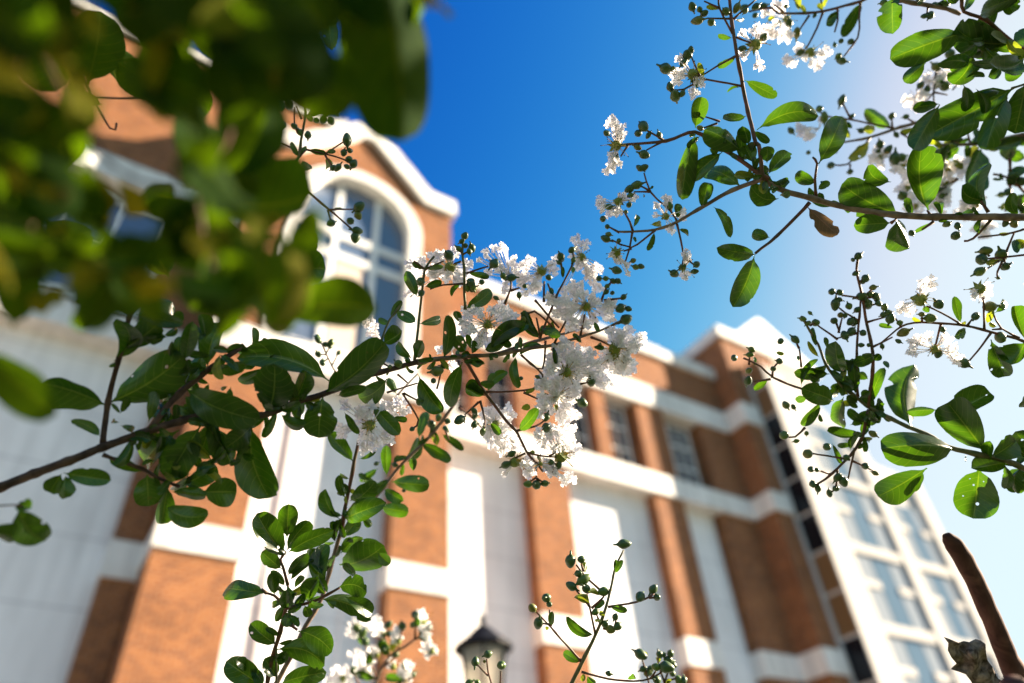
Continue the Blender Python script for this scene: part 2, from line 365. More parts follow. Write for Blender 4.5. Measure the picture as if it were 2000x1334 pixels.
# ------------------------------------------------------------------ foliage materials
def leaf_material(name, dark, light, vein, trans, tfac, rough=0.38, blotch=0.5, spec=0.55):
    m, t, b = mat(name, rough=rough, spec=spec)
    L = t.links
    uv = t.nodes.new('ShaderNodeUVMap'); uv.uv_map = 'UVMap'
    s = t.nodes.new('ShaderNodeSeparateXYZ'); L.new(uv.outputs[0], s.inputs[0])   # x along the leaf, y across -1..1 stored as 0..1
    def M(op, a=None, b_=None, c=None):
        n = t.nodes.new('ShaderNodeMath'); n.operation = op
        for i, q in enumerate((a, b_, c)):
            if q is None: continue
            if isinstance(q, (int, float)): n.inputs[i].default_value = q
            else: L.new(q, n.inputs[i])
        return n.outputs[0]
    ab = M('ABSOLUTE', M('MULTIPLY_ADD', s.outputs['Y'], 2.0, -1.0))
    mid = M('LESS_THAN', ab, M('MULTIPLY_ADD', s.outputs['X'], -0.045, 0.065))
    # side veins: run outward and forward
    ph = M('SUBTRACT', M('MULTIPLY', s.outputs['X'], 8.0), M('MULTIPLY', M('POWER', ab, 1.4), 1.6))
    fr = M('ABSOLUTE', M('SUBTRACT', M('FRACT', ph), 0.5))
    side = M('MULTIPLY', M('LESS_THAN', fr, 0.045), 0.5)
    vf = M('MAXIMUM', mid, side)
    oi = t.nodes.new('ShaderNodeObjectInfo')
    tc = t.nodes.new('ShaderNodeTexCoord'); nz = t.nodes.new('ShaderNodeTexNoise'); nz.inputs['Scale'].default_value = 90; nz.inputs['Detail'].default_value = 5
    L.new(tc.outputs['Object'], nz.inputs['Vector'])
    mixf = M('ADD', M('MULTIPLY', oi.outputs['Random'], 0.55), M('MULTIPLY', nz.outputs['Fac'], blotch))
    mx = t.nodes.new('ShaderNodeMix'); mx.data_type = 'RGBA'; mx.clamp_factor = True
    L.new(mixf, mx.inputs[0]); mx.inputs[6].default_value = (*dark, 1); mx.inputs[7].default_value = (*light, 1)
    m2 = t.nodes.new('ShaderNodeMix'); m2.data_type = 'RGBA'
    L.new(vf, m2.inputs[0]); L.new(mx.outputs[2], m2.inputs[6]); m2.inputs[7].default_value = (*vein, 1)
    L.new(m2.outputs[2], b.inputs['Base Color'])
    tr = t.nodes.new('ShaderNodeBsdfTranslucent')
    m3 = t.nodes.new('ShaderNodeMix'); m3.data_type = 'RGBA'
    L.new(vf, m3.inputs[0]); m3.inputs[6].default_value = (*trans, 1); m3.inputs[7].default_value = (trans[0]*2.2, trans[1]*1.5, trans[2]*2, 1)
    # patchy thickness
    sc = t.nodes.new('ShaderNodeVectorMath'); sc.operation = 'SCALE'; L.new(m3.outputs[2], sc.inputs[0]); L.new(M('MULTIPLY_ADD', nz.outputs['Fac'], 0.7, 0.62), sc.inputs['Scale'])
    L.new(sc.outputs[0], tr.inputs['Color'])
    ms = t.nodes.new('ShaderNodeMixShader'); ms.inputs[0].default_value = tfac
    L.new(b.outputs[0], ms.inputs[1]); L.new(tr.outputs[0], ms.inputs[2]); L.new(ms.outputs[0], t.nodes['Material Output'].inputs['Surface'])
    # insect holes with a browned rim on some leaves
    vo = t.nodes.new('ShaderNodeTexVoronoi'); vo.inputs['Scale'].default_value = 85; L.new(tc.outputs['Object'], vo.inputs['Vector'])
    gate = M('GREATER_THAN', M('FRACT', M('MULTIPLY', oi.outputs['Random'], 7.31)), 0.66)
    hole = M('MULTIPLY', M('LESS_THAN', M('ADD', vo.outputs['Distance'], M('MULTIPLY', nz.outputs['Fac'], 0.10)), 0.155), gate)
    rim = M('MULTIPLY', M('LESS_THAN', M('ADD', vo.outputs['Distance'], M('MULTIPLY', nz.outputs['Fac'], 0.10)), 0.22), gate)
    m4 = t.nodes.new('ShaderNodeMix'); m4.data_type = 'RGBA'; L.new(rim, m4.inputs[0]); L.new(m2.outputs[2], m4.inputs[6]); m4.inputs[7].default_value = (0.07, 0.045, 0.015, 1)
    L.new(m4.outputs[2], b.inputs['Base Color'])
    tp = t.nodes.new('ShaderNodeBsdfTransparent'); mh = t.nodes.new('ShaderNodeMixShader')
    L.new(hole, mh.inputs[0]); L.new(ms.outputs[0], mh.inputs[1]); L.new(tp.outputs[0], mh.inputs[2]); L.new(mh.outputs[0], t.nodes['Material Output'].inputs['Surface'])
    bp = t.nodes.new('ShaderNodeBump'); bp.inputs['Strength'].default_value = 0.35; bp.inputs['Distance'].default_value = 0.0006
    L.new(M('SUBTRACT', M('MULTIPLY', nz.outputs['Fac'], 0.5), vf), bp.inputs['Height']); L.new(bp.outputs[0], b.inputs['Normal']); L.new(bp.outputs[0], tr.inputs['Normal'])
    return m
LEAF = leaf_material('crape_myrtle_leaf', (0.006, 0.025, 0.005), (0.032, 0.075, 0.006), (0.10, 0.14, 0.03), (0.055, 0.145, 0.003), 0.42, rough=0.26)
LEAFY = leaf_material('young_yellow_leaf', (0.06, 0.10, 0.008), (0.11, 0.16, 0.012), (0.18, 0.22, 0.06), (0.22, 0.28, 0.010), 0.5)
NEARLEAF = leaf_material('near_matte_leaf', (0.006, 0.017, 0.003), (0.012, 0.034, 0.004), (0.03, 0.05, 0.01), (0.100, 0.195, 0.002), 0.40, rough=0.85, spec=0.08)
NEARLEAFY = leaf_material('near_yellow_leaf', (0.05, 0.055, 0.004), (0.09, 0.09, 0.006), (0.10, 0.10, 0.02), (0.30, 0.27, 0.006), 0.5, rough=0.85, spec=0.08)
LEAFB = leaf_material('withered_brown_leaf', (0.05, 0.035, 0.02), (0.09, 0.06, 0.03), (0.12, 0.08, 0.04), (0.16, 0.10, 0.04), 0.25, rough=0.7)
BARK, t, b = mat('smooth_grey_bark', rough=0.75, spec=0.25); noise_mix(t, b, (0.10, 0.065, 0.05), (0.24, 0.17, 0.12), 120, 6)
DBARK, t, b = mat('dark_brown_bark', rough=0.75, spec=0.2); noise_mix(t, b, (0.030, 0.017, 0.013), (0.095, 0.055, 0.04), 120, 6)
TWIG, t, b = mat('reddish_twig_bark', rough=0.6, spec=0.3); noise_mix(t, b, (0.06, 0.045, 0.02), (0.16, 0.055, 0.035), 160, 4)
GTWIG, t, b = mat('green_twig_bark', rough=0.6, spec=0.3); noise_mix(t, b, (0.06, 0.075, 0.025), (0.14, 0.12, 0.06), 160, 4)
BUD, t, b = mat('green_seed_bud', rough=0.42, spec=0.45); r_, n_ = noise_mix(t, b, (0.022, 0.055, 0.018), (0.06, 0.11, 0.022), 300, 3)
oi = t.nodes.new('ShaderNodeObjectInfo'); rr_ = t.nodes.new('ShaderNodeValToRGB'); e = rr_.color_ramp.elements
e[0].position = 0.0; e[0].color = (1, 1, 1, 1); e[1].position = 1.0; e[1].color = (3.2, 1.5, 0.9, 1)
k_ = rr_.color_ramp.elements.new(0.6); k_.color = (1.1, 1.05, 1.0, 1); k_ = rr_.color_ramp.elements.new(0.82); k_.color = (2.0, 1.7, 0.8, 1)
mm = t.nodes.new('ShaderNodeVectorMath'); mm.operation = 'MULTIPLY'; t.links.new(oi.outputs['Random'], rr_.inputs[0]); t.links.new(r_.outputs[0], mm.inputs[0]); t.links.new(rr_.outputs[0], mm.inputs[1]); t.links.new(mm.outputs[0], b.inputs['Base Color'])
CALYX, t, b = mat('pale_green_calyx', rough=0.55, spec=0.3); noise_mix(t, b, (0.10, 0.15, 0.02), (0.26, 0.28, 0.05), 250, 3)
PETAL, t, b = mat('crinkled_white_petal', rough=0.6, spec=0.2)
noise_mix(t, b, (0.84, 0.83, 0.84), (0.93, 0.92, 0.92), 120, 3)
tr = t.nodes.new('ShaderNodeBsdfTranslucent'); tr.inputs['Color'].default_value = (0.95, 0.93, 0.93, 1)
ms = t.nodes.new('ShaderNodeMixShader'); ms.inputs[0].default_value = 0.66
t.links.new(b.outputs[0], ms.inputs[1]); t.links.new(tr.outputs[0], ms.inputs[2]); t.links.new(ms.outputs[0], t.nodes['Material Output'].inputs['Surface'])
STAMEN, t, b = mat('yellow_red_stamen', (0.62, 0.36, 0.05), 0.6)
ANTHER, t, b = mat('dark_anther', (0.04, 0.02, 0.01), 0.7)

# ------------------------------------------------------------------ plant builders
LEAFPTS = []
class Plant:
    """one branch: an Empty at its cut end that parents its stem, twigs, leaves, buds and flowers"""
    def __init__(s, label, depth, origin, group=None, slope=(0, 0), ref=(1000, 667), wob=0.012, seed=1, name='crape_myrtle_branch', cat='branch'):
        s.depth, s.slope, s.ref, s.wob, s.seed = depth, slope, ref, wob, seed
        s.r = random.Random(seed); s.o = (0, 0, 4.0)
        p = at(origin[0], origin[1], s.D(*origin))
        s.root = thing(name, label, cat, p, group or 'crape myrtle branches'); s.p0 = Vector(p)
    def T(s, ox, oy, k=3.994): s.o = (ox, oy, k); return s
    def xy(s, x, y): return s.o[0] + x / s.o[2], s.o[1] + y / s.o[2]
    def D(s, X, Y):
        d = s.depth + s.slope[0] * (X - s.ref[0]) / 1000 + s.slope[1] * (Y - s.ref[1]) / 1000
        return d + s.wob * (noise.noise(Vector((X / 160, Y / 160, s.seed * 3.7))) * 2)
    def P(s, X, Y, dz=0.0): return at(X, Y, s.D(X, Y) + dz)
    def stem(s, pts, r0, r1=None, m=None, name='stem', dz=0.0):
        """pts in tile units; radii in photo pixels"""
        q = [s.xy(*p) for p in pts]; r1 = r0 if r1 is None else r1
        out = []
        n = len(q)
        for i in range(n - 1):
            p0, p1, p2, p3 = q[max(i-1, 0)], q[i], q[i+1], q[min(i+2, n-1)]
            steps = max(2, int(math.hypot(p2[0]-p1[0], p2[1]-p1[1]) / 14))
            for k in range(steps):
                u = k / steps
                out.append(tuple(0.5 * ((2*p1[j]) + (-p0[j]+p2[j])*u + (2*p0[j]-5*p1[j]+4*p2[j]-p3[j])*u*u + (-p0[j]+3*p1[j]-3*p2[j]+p3[j])*u**3) for j in (0, 1)))
        out.append(q[-1])
        N = len(out); P, Rr = [], []
        for i, (X, Y) in enumerate(out):
            u = i / (N - 1); d = s.D(X, Y)
            P.append(s.P(X, Y, dz))
            bump = 1 + 0.10 * noise.noise(Vector((X / 9, Y / 9, s.seed))) + (0.22 if i % 5 == 0 else 0)
            Rr.append((r0 + (r1 - r0) * u) * d / F * bump)
        P = [p + RX * (0.0006 * noise.noise(p * 60)) + RY * (0.0006 * noise.noise(p * 60 + Vector((9, 2, 1)))) for p in P]
        mb = MB(); mb.tube([p - s.p0 for p in P], Rr, 8)
        o = new_mesh(name, mb.v, mb.f, m or TWIG, s.root, True); return o
    def leaf(s, bx_, by_, tx, ty, w, bend=0.0, m=None, roll=None, pitch=None, prof=None, curl=None, dz=None, bites=0, name='leaf', seed=None, sunny=False):
        r = random.Random(seed) if seed is not None else s.r
        X0, Y0 = s.xy(bx_, by_); X1, Y1 = s.xy(tx, ty); w = w / s.o[2]
        d0 = s.D(X0, Y0); zj = r.uniform(-0.012, 0.012) if dz is None else dz
        Lp = math.hypot(X1-X0, Y1-Y0) * d0 / F
        pit = r.uniform(-0.45, 0.45) if pitch is None else pitch
        b0 = at(X0, Y0, d0); t0 = at(X1, Y1, d0 + zj + pit * Lp)
        a = t0 - b0; Ln = a.length; a.normalize()
        view = (EYE - (b0 + t0) / 2).normalized()
        n0 = (view - a * view.dot(a)).normalized()
        ro = r.uniform(-0.6, 0.6) if roll is None else roll
        n = (Matrix.Rotation(ro, 3, a) @ n0)
        if sunny == -1:
            n = view - sd * view.dot(sd); n = (n - a * n.dot(a)).normalized(); ro = math.acos(max(-1, min(1, n.dot(n0))))
        elif sunny:
            n = view * 0.6 + sd * 0.8; n = (n - a * n.dot(a)).normalized(); ro = math.acos(max(-1, min(1, n.dot(n0))))
        sv = a.cross(n)
        W_ = 0.98 * w * d0 / F / 2 / max(0.45, math.cos(ro))
        # keep side consistent with the photo for the sideways bow
        if m is not LEAFY and m is not NEARLEAFY and sunny != True: LEAFPTS.append((s, (b0 + t0) / 2, Ln))
        side_px = Vector((-(Y1-Y0), (X1-X0)))
        sp = (RX * side_px.x - RY * side_px.y).normalized()
        k_side = 1 if sv.dot(sp) > 0 else -1
        pr = r.uniform(0.85, 1.25) if prof is None else prof
        cu = r.uniform(-0.75, 0.75) if curl is None else curl
        arch = r.uniform(-0.10, 0.16); fold = r.uniform(0.18, 0.62) * r.choice((1, 1, -1)); ph = r.uniform(0, 6.28); wa = r.uniform(0.04, 0.16); wf = r.uniform(7, 13)
        bite = [(r.uniform(0.25, 0.9), r.choice((-1, 1)), r.uniform(0.04, 0.09), r.uniform(0.2, 0.5)) for _ in range(bites)]
        if bites == 0 and r.random() < 0.3: bite = [(r.uniform(0.3, 0.95), r.choice((-1, 1)), r.uniform(0.02, 0.05), r.uniform(0.1, 0.3))]
        nu, nv = 22, 10
        V, UV, Fc = [], [], []
        for i in range(nu + 1):
            u = i / nu
            pa, pb = 0.50 + 0.34 * pr, 0.50
            um = pa / (pa + pb)
            f = (u ** pa) * ((1 - u) ** pb) / ((um ** pa) * ((1 - um) ** pb)) if 0 < u < 1 else 0.0
            if u < 0.07: f = 0.05
            elif u < 0.16: f *= (u - 0.04) / 0.12
            c = b0 + a * (Ln * u) + sv * (k_side * bend * Ln * 4 * u * (1-u)) + n * (Ln * (arch * 4 * u * (1-u) + cu * 0.35 * u ** 3))
            for j in range(nv + 1):
                v = -1 + 2 * j / nv; av = abs(v)
                wid = W_ * f * (1 + 0.09 * noise.noise(Vector((u * 3.1 + ph * 7, (v > 0) * 5.0, ph))) + 0.025 * noise.noise(Vector((u * 17 + ph * 3, (v > 0) * 9.0, 1))))
                for (ub, sb, sz, dp) in bite:
                    if v * sb > 0 and abs(u - ub) < sz: wid *= 1 - dp * (1 - ((u - ub) / sz) ** 2)
                p = c + sv * (v * wid) + n * (fold * av * wid + cu * 0.6 * v * v * wid + wa * W_ * f * math.sin(u * wf + ph + (v > 0) * 1.7) * av ** 1.5 - 0.04 * W_ * math.sin(u * 8 * 6.28 - av ** 1.4 * 10) * av * (1 - av) * f)
                V.append(p - s.p0); UV.append((u, j / nv))
        for i in range(nu):
            for j in range(nv):
                q = i * (nv + 1) + j; Fc.append((q, q + 1, q + nv + 2, q + nv + 1))
        return new_mesh(name, V, Fc, m or LEAF, s.root, True, UV)
    def fill(s, n, x0, x1, y0, y1, size=(90, 170), stem_pts=None, ym=0.06):
        """extra small leaves on short stalks scattered along given stem points (photo pixels)"""
        for _ in range(n):
            k = s.r.randrange(len(stem_pts) - 1); u = s.r.random()
            bxp = stem_pts[k][0] * (1 - u) + stem_pts[k+1][0] * u; byp = stem_pts[k][1] * (1 - u) + stem_pts[k+1][1] * u
            L_ = s.r.uniform(*size) / 4; an = s.r.uniform(0, 6.28)
            tx, ty = bxp + math.cos(an) * L_, byp + math.sin(an) * L_
            if not (x0 < tx < x1 and y0 < ty < y1): continue
            o_ = s.o; s.T(0, 0, 1)
            s.leaf(bxp, byp, tx, ty, L_ * s.r.uniform(0.30, 0.46), bend=s.r.uniform(-0.14, 0.14), m=LEAFY if s.r.random() < ym else None)
            s.o = o_
    def bud(s, x, y, r, ang=None, small=False):
        X, Y = s.xy(x, y); R0 = r / s.o[2] * s.D(X, Y) / F
        o = bpy.data.objects.new('bud', s.r.choice(BUDS)); COL.objects.link(o); o.parent = s.root
        p = s.P(X, Y, s.r.uniform(-0.002, 0.002)) - s.p0
        ax = Vector((s.r.uniform(-1, 1), s.r.uniform(-1, 1), s.r.uniform(-0.8, 0.8)))
        if ang is not None: ax = RX * math.cos(ang) + RY * math.sin(ang) + RZ * s.r.uniform(-0.4, 0.4)
        o.matrix_local = Matrix.Translation(p) @ ax.normalized().to_track_quat('Z', 'Y').to_matrix().to_4x4() @ Matrix.Diagonal((R0 * s.r.uniform(0.88, 1.06), R0 * s.r.uniform(0.88, 1.06), R0 * s.r.uniform(0.9, 1.2), 1))
        return o
    def buds(s, txt, twig=None):
        """'x,y,r x,y,r' in tile units"""
        for w_ in txt.split():
            a = [float(q) for q in w_.split(',')[:3]]; s.bud(*a)
    def leaves(s, txt, **k):
        """'bx,by,tx,ty,w[,bend[,y]]' in tile units; y young yellow leaf"""
        for w_ in txt.split():
            q = w_.split(','); a = [float(c) for c in q[:5]]; kk = dict(k)
            if len(q) > 5 and q[5]: kk['bend'] = float(q[5])
            if len(q) > 6 and q[6] == 'y': kk['m'] = LEAFY
            s.leaf(*a, **kk)
    def twigs(s, txt, r0=2.2, r1=1.5, m=None, name='twig'):
        for w_ in txt.split():
            pts = [tuple(float(c) for c in q.split(',')) for q in w_.split('>')]
            s.stem(pts, r0, r1, m, name)
    def flower(s, cx, cy, petals, cr=40, stamens=14, dz=0.0):
        """petals: 'x,y,r ...' in tile units; each a crinkled blade on a thin claw"""
        X, Y = s.xy(cx, cy); C = s.P(X, Y, dz); k = s.D(X, Y) / F / s.o[2]
        mb = MB(); UV = []
        blades = []
        for w_ in petals.split():
            x, y, r = [float(q) for q in w_.split(',')]
            for q in range(3):
                an = s.r.uniform(0, 6.28) if q == 0 else an + 2.1
                blades.append((x + math.cos(an) * r * 0.48, y + math.sin(an) * r * 0.48, r * s.r.uniform(0.46, 0.64)))
        for x, y, r in blades:
            px, py = s.xy(x, y); pd = dz + s.r.uniform(-0.006, 0.006)
            P = s.P(px, py, pd); Rr = r * k * 1.12
            ax = (EYE - P).normalized()
            nrm = (ax + RX * s.r.uniform(-0.7, 0.7) + RY * s.r.uniform(-0.7, 0.7)).normalized()
            out = (P - C); out = (out - nrm * out.dot(nrm)); out = out.normalized() if out.length > 1e-5 else nrm.orthogonal().normalized()
            sd_ = nrm.cross(out); n0 = len(mb.v); A1, A2, A3 = s.r.uniform(0, 6), s.r.uniform(0, 6), s.r.uniform(0, 6)
            NR, NA = 5, 36
            mb.v.append(P - s.p0)
            for i in range(1, NR + 1):
                q = i / NR
                for j in range(NA):
                    th = 2 * math.pi * j / NA
                    edge = 1 + 0.20 * math.sin(3 * th + A1) * q + 0.13 * math.sin(7 * th + A2) * q + 0.08 * math.sin(12 * th + A3) * q * q + 0.07 * math.sin(17 * th + A1) * q ** 3
                    z = Rr * (0.20 * math.sin(5 * th + A2 + 3 * q) + 0.16 * math.sin(9 * th + A1 - 4 * q) + 0.08 * math.sin(14 * th + A3)) * q ** 1.3 - 0.25 * Rr * q * q
                    z += Rr * 0.25 * noise.noise(Vector((math.cos(th) * q * 3 + A1, math.sin(th) * q * 3, A2)))
                    mb.v.append(P + (out * math.cos(th) + sd_ * math.sin(th)) * (Rr * q * edge * 0.95) + nrm * z - s.p0)
            for j in range(NA): mb.f.append((n0, n0 + 1 + j, n0 + 1 + (j + 1) % NA))
            for i in range(NR - 1):
                for j in range(NA):
                    a = n0 + 1 + i * NA + j; b_ = n0 + 1 + i * NA + (j + 1) % NA
                    mb.f.append((a, a + NA, b_ + NA, b_))
            mb.tube([C - s.p0, (C + P) / 2 - s.p0 + nrm * 0.001, P - s.p0], [0.00035, 0.0003, 0.0006], 5)
        if s.r.random() < 0.15: LEAFPTS.append((s, C, 0.03))
        fo = new_mesh('flower', mb.v, mb.f, PETAL, s.root, True)
        # calyx with six pointed lobes
        if cr:
            c0 = bpy.data.objects.new('calyx', CALYXM); COL.objects.link(c0); c0.parent = fo
            ax = (EYE - C).normalized() * 0.4 + RX * s.r.uniform(-1, 1) + RY * s.r.uniform(-1, 1)
            c0.matrix_local = Matrix.Translation(C - s.p0) @ ax.normalized().to_track_quat('Z', 'Y').to_matrix().to_4x4() @ Matrix.Scale(cr * k, 4)
        if stamens:
            sb = MB(); nb = 0; Ls = 95 * k * (s.o[2] / 4.0)
            av = MB()
            for i in range(stamens):
                d = (RX * s.r.uniform(-1, 1) + RY * s.r.uniform(-0.6, 1) + RZ * s.r.uniform(-0.2, 0.9)).normalized()
                e = RY * s.r.uniform(-0.4, 0.1)
                l = Ls * s.r.uniform(0.7, 1.35)
                pts = [C - s.p0, C - s.p0 + d * l * 0.4, C - s.p0 + d * l * 0.75 + e * l * 0.2, C - s.p0 + d * l + e * l * 0.55]
                sb.tube(pts, [0.00022] * 4, 4)
                q = pts[-1]; rr = 0.0005
                av.tube([q - d * rr * 1.2, q, q + d * rr * 1.2], [rr * 0.5, rr, rr * 0.4], 6)
            n0 = len(sb.f); off = len(sb.v); sb.v += av.v; sb.f += [tuple(i + off for i in f) for f in av.f]
            new_mesh('stamens', sb.v, sb.f, STAMEN, fo, False, mats=[ANTHER], idx=[0] * n0 + [1] * (len(sb.f) - n0))
        return fo

def bud_mesh(seed):
    r = random.Random(seed); V, Fc = [], []; NS, NR = 18, 12
    V.append((0, 0, -1.0))
    for i in range(1, NR):
        t_ = math.pi * i / NR; z = -math.cos(t_); rr = math.sin(t_) * (0.93 if z > 0 else 0.96)
        if z > 0.55: z += (z - 0.55) * 0.55
        for k in range(NS):
            a = 2 * math.pi * k / NS
            ridge = 1 + 0.05 * abs(math.cos(3 * a)) ** 4 * (1 if z > -0.3 else 0.3) + 0.02 * r.uniform(-1, 1)
            V.append((rr * ridge * math.cos(a), rr * ridge * math.sin(a), z * 1.02))
    V.append((0, 0, 1.32))
    for k in range(NS): Fc.append((0, 1 + (k + 1) % NS, 1 + k))
    for i in range(NR - 2):
        for k in range(NS):
            a = 1 + i * NS + k; b_ = 1 + i * NS + (k + 1) % NS; Fc.append((a, b_, b_ + NS, a + NS))
    l = len(V) - 1
    for k in range(NS): Fc.append((l - NS + k, l - NS + (k + 1) % NS, l))
    # short pedicel collar
    mb = MB(); mb.v = [Vector(v) for v in V]; mb.f = Fc
    mb.tube([Vector((0, 0, -1.75)), Vector((0, 0, -1.2)), Vector((0, 0, -0.93))], [0.16, 0.22, 0.42], 8)
    me = bpy.data.meshes.new('bud'); me.from_pydata([tuple(v) for v in mb.v], [], mb.f); me.materials.append(BUD)
    me.polygons.foreach_set('use_smooth', [True] * len(mb.f)); me.update(); return me
BUDS = [bud_mesh(i) for i in range(4)]
def calyx_mesh():
    mb = MB(); NS = 18
    prof = [(0.12, -1.3), (0.35, -0.95), (0.75, -0.6), (0.95, -0.1), (0.9, 0.35), (0.72, 0.6)]
    V = [Vector((r_ * math.cos(2*math.pi*k/NS), r_ * math.sin(2*math.pi*k/NS), z)) for r_, z in prof for k in range(NS)]
    Fc = []
    for i in range(len(prof) - 1):
        for k in range(NS):
            a = i*NS+k; b_ = i*NS+(k+1) % NS; Fc.append((a, b_, b_+NS, a+NS))
    Fc.append(tuple(range(NS - 1, -1, -1)))
    base = (len(prof) - 1) * NS
    for q in range(6):
        a = 2 * math.pi * (q * 3 + 1.5) / NS; n = len(V)
        V += [Vector((1.5 * math.cos(a), 1.5 * math.sin(a), 0.95)), Vector((1.0 * math.cos(a), 1.0 * math.sin(a), 0.62))]
        i0, i3 = base + q * 3, base + (q * 3 + 3) % NS
        i1, i2 = base + q * 3 + 1, base + (q * 3 + 2) % NS
        Fc += [(i0, i1, n + 1), (i1, i2, n + 1), (i2, i3, n + 1), (i0, n + 1, n), (n + 1, i3, n)]
    Fc.append(tuple(base + k for k in range(NS)))
    me = bpy.data.meshes.new('calyx'); me.from_pydata([tuple(v) for v in V], [], Fc); me.materials.append(CALYX); me.update(); return me
CALYXM = calyx_mesh()

# ================================================================== the branches, each one thing
# ---- right main branch
G = Plant('long branch crossing the blue sky from the right edge and forking into budded flower twigs', 0.61, (2120, 425), slope=(-0.03, 0), ref=(1600, 400), seed=3)
G.T(0, 0, 1).stem([(2120, 426), (2000, 425), (1930, 424), (1870, 424), (1750, 420), (1640, 402), (1590, 389), (1530, 372), (1490, 352)], 7.5, 5.5, BARK)
G.stem([(1495, 352), (1482, 353), (1430, 372), (1375, 402), (1325, 433), (1280, 449), (1235, 453), (1208, 452)], 5.0, 2.0, BARK, 'side_stem')
G.stem([(1502, 350), (1475, 334), (1440, 307), (1400, 285), (1357, 257), (1300, 275), (1225, 282)], 5.0, 2.4, TWIG, 'side_stem')
G.stem([(1490, 350), (1482, 283), (1477, 283), (1467, 245), (1455, 190), (1447, 150), (1437, 95), (1430, 45), (1425, 0), (1422, -40)], 4.4, 3.2, TWIG, 'side_stem')
G.T(1150, 300).stem([(1720, 380), (1620, 490), (1470, 640), (1300, 780)], 3.4, 2.6, TWIG, 'side_stem')
G.twigs('695,540>640,450>480,300>430,150 480,300>350,300 690,550>740,810>710,890 740,810>835,880 345,610>280,460>180,430 340,615>315,740>280,860 520,600>330,730>180,670 240,615>140,560 480,295>370,240 330,740>270,760')
G.buds('375,245,36 320,275,32 325,325,24 155,415,26 315,400,25 110,510,26 145,570,20 135,665,33 155,630,22 235,680,20 215,910,38 365,885,24 405,880,24 665,935,34 730,885,28 840,865,28 825,920,24 635,410,26 430,110,30 400,115,26 345,835,22 290,455,18')
G.leaves('880,430,930,245,110 970,415,1110,665,75,-0.1 1190,260,890,80,150 1040,-10,775,200,130 1300,790,1005,740,135 1290,800,1110,1205,190,-0.04 1410,655,1280,620,95 1480,350,1285,260,150,-0.2 1310,180,1130,150,70,0,y 1400,160,1560,-10,120 1490,300,1540,200,70 1500,330,1560,290,60 700,590,790,630,40 510,610,445,750,48,-0.1 345,580,370,480,42 690,510,690,390,62 480,555,580,545,50,0,y 440,330,410,330,26 350,650,370,700,24 480,280,490,235,26')
G.leaf(1705, 415, 1945, 620, 130, m=LEAFB, roll=0.5, bites=2)
G.leaf(830, -150, 715, 360, 155, roll=0.3)
G.flower(230, 375, '90,370,50 100,420,45 180,460,60 230,450,40 270,330,45 350,340,40', 36, 6)
G.flower(600, 490, '610,360,50 720,470,55 530,400,30 640,590,45 520,480,25', 30, 4)
G.flower(735, 890, '760,780,40 770,830,40 750,950,45', 26, 8)
G.flower(210, 775, '230,830,45 300,870,30 310,940,25 180,790,30', 42, 8)
G.T(1150, 0).twigs('590,1095>460,1020>430,1000 590,1095>450,1170 310,1130>250,1220 1195,675>880,610>640,570 870,605>800,440 860,625>740,700>650,700 1140,440>1000,515>880,590 1120,260>1020,70>1010,0>1010,-100 1020,65>900,10 1120,145>920,140 1130,150>1230,60>1320,-20 1150,290>1260,330>1340,310 1020,945>900,910 1000,960>880,1000')
G.twigs('300,1130>200,1130', 3.0, 3.5, GTWIG)
G.buds('425,985,44 385,1040,31 430,1205,38 380,1150,25 140,1040,26 600,535,45 655,555,30 770,430,42 795,395,28 740,490,30 635,680,32 675,750,44 850,160,38 955,175,28 808,55,30 865,75,22 900,105,28 1070,90,34 1155,60,32 1305,50,28 1220,85,24 1365,290,32 865,895,26 870,1000,26 1200,380,28 730,730,26 465,1055,22 210,1240,30 550,1055,26')
G.leaves('830,1000,880,760,130 1190,1180,910,1000,175 1245,1130,1205,965,100 1290,1020,1400,1120,65 1230,905,1030,950,75 1215,625,1470,755,95 1150,445,1005,520,58 1120,295,1010,270,42 1200,1260,1185,1050,85 1285,1270,1215,1150,115 1390,1270,1395,1140,110 1140,155,1205,145,28 1030,65,920,50,42,0,y 1180,685,1090,715,22,0.2 800,620,860,680,40 900,610,860,500,45,0,y 1270,1190,1290,1110,60 940,1160,1010,1180,60')
G.leaf(1310, 1015, 1805, 905, 165, bend=-0.16, roll=0.1)
G.flower(215, 1135, '190,950,60 230,1010,65 250,1060,50 190,1220,55 210,1270,60 160,1320,55', 44, 18)
G.flower(810, 580, '710,460,40 690,600,60 720,560,50 870,640,50 820,730,45 860,550,40', 44, 6)
G.flower(1300, 350, '1200,260,35 1320,220,45 1330,510,50 1190,420,30 1210,450,25', 48, 8)
G.T(1500, 250).twigs('375,540>365,400>385,280>350,230 1270,680>1240,640 1740,720>1600,860>1530,880 1720,660>1630,520 960,740>1000,710 1290,730>1200,790', 3.0, 1.8)
G.buds('1465,840,38 1395,750,28 1480,765,26 1855,740,25 1920,750,30 1120,820,24')
G.leaves('375,430,205,370,105 560,590,325,470,75,-0.2 440,450,460,385,62 1250,640,1150,200,245 960,740,670,760,150 1000,720,1160,950,190 1290,735,1130,815,35 1730,650,1730,240,120,-0.2 1690,560,1485,440,125,-0.15 1960,690,1910,510,85,-0.15 400,500,420,560,50 390,480,480,420,60', pitch=0.2)
G.leaf(395, 280, 545, -60, 195, roll=0.35)
G.leaf(1035, 675, 590, 440, 280, bend=-0.05, roll=0.1, bites=2)
G.leaf(960, 420, 780, 290, 140, bend=-0.2, bites=1)

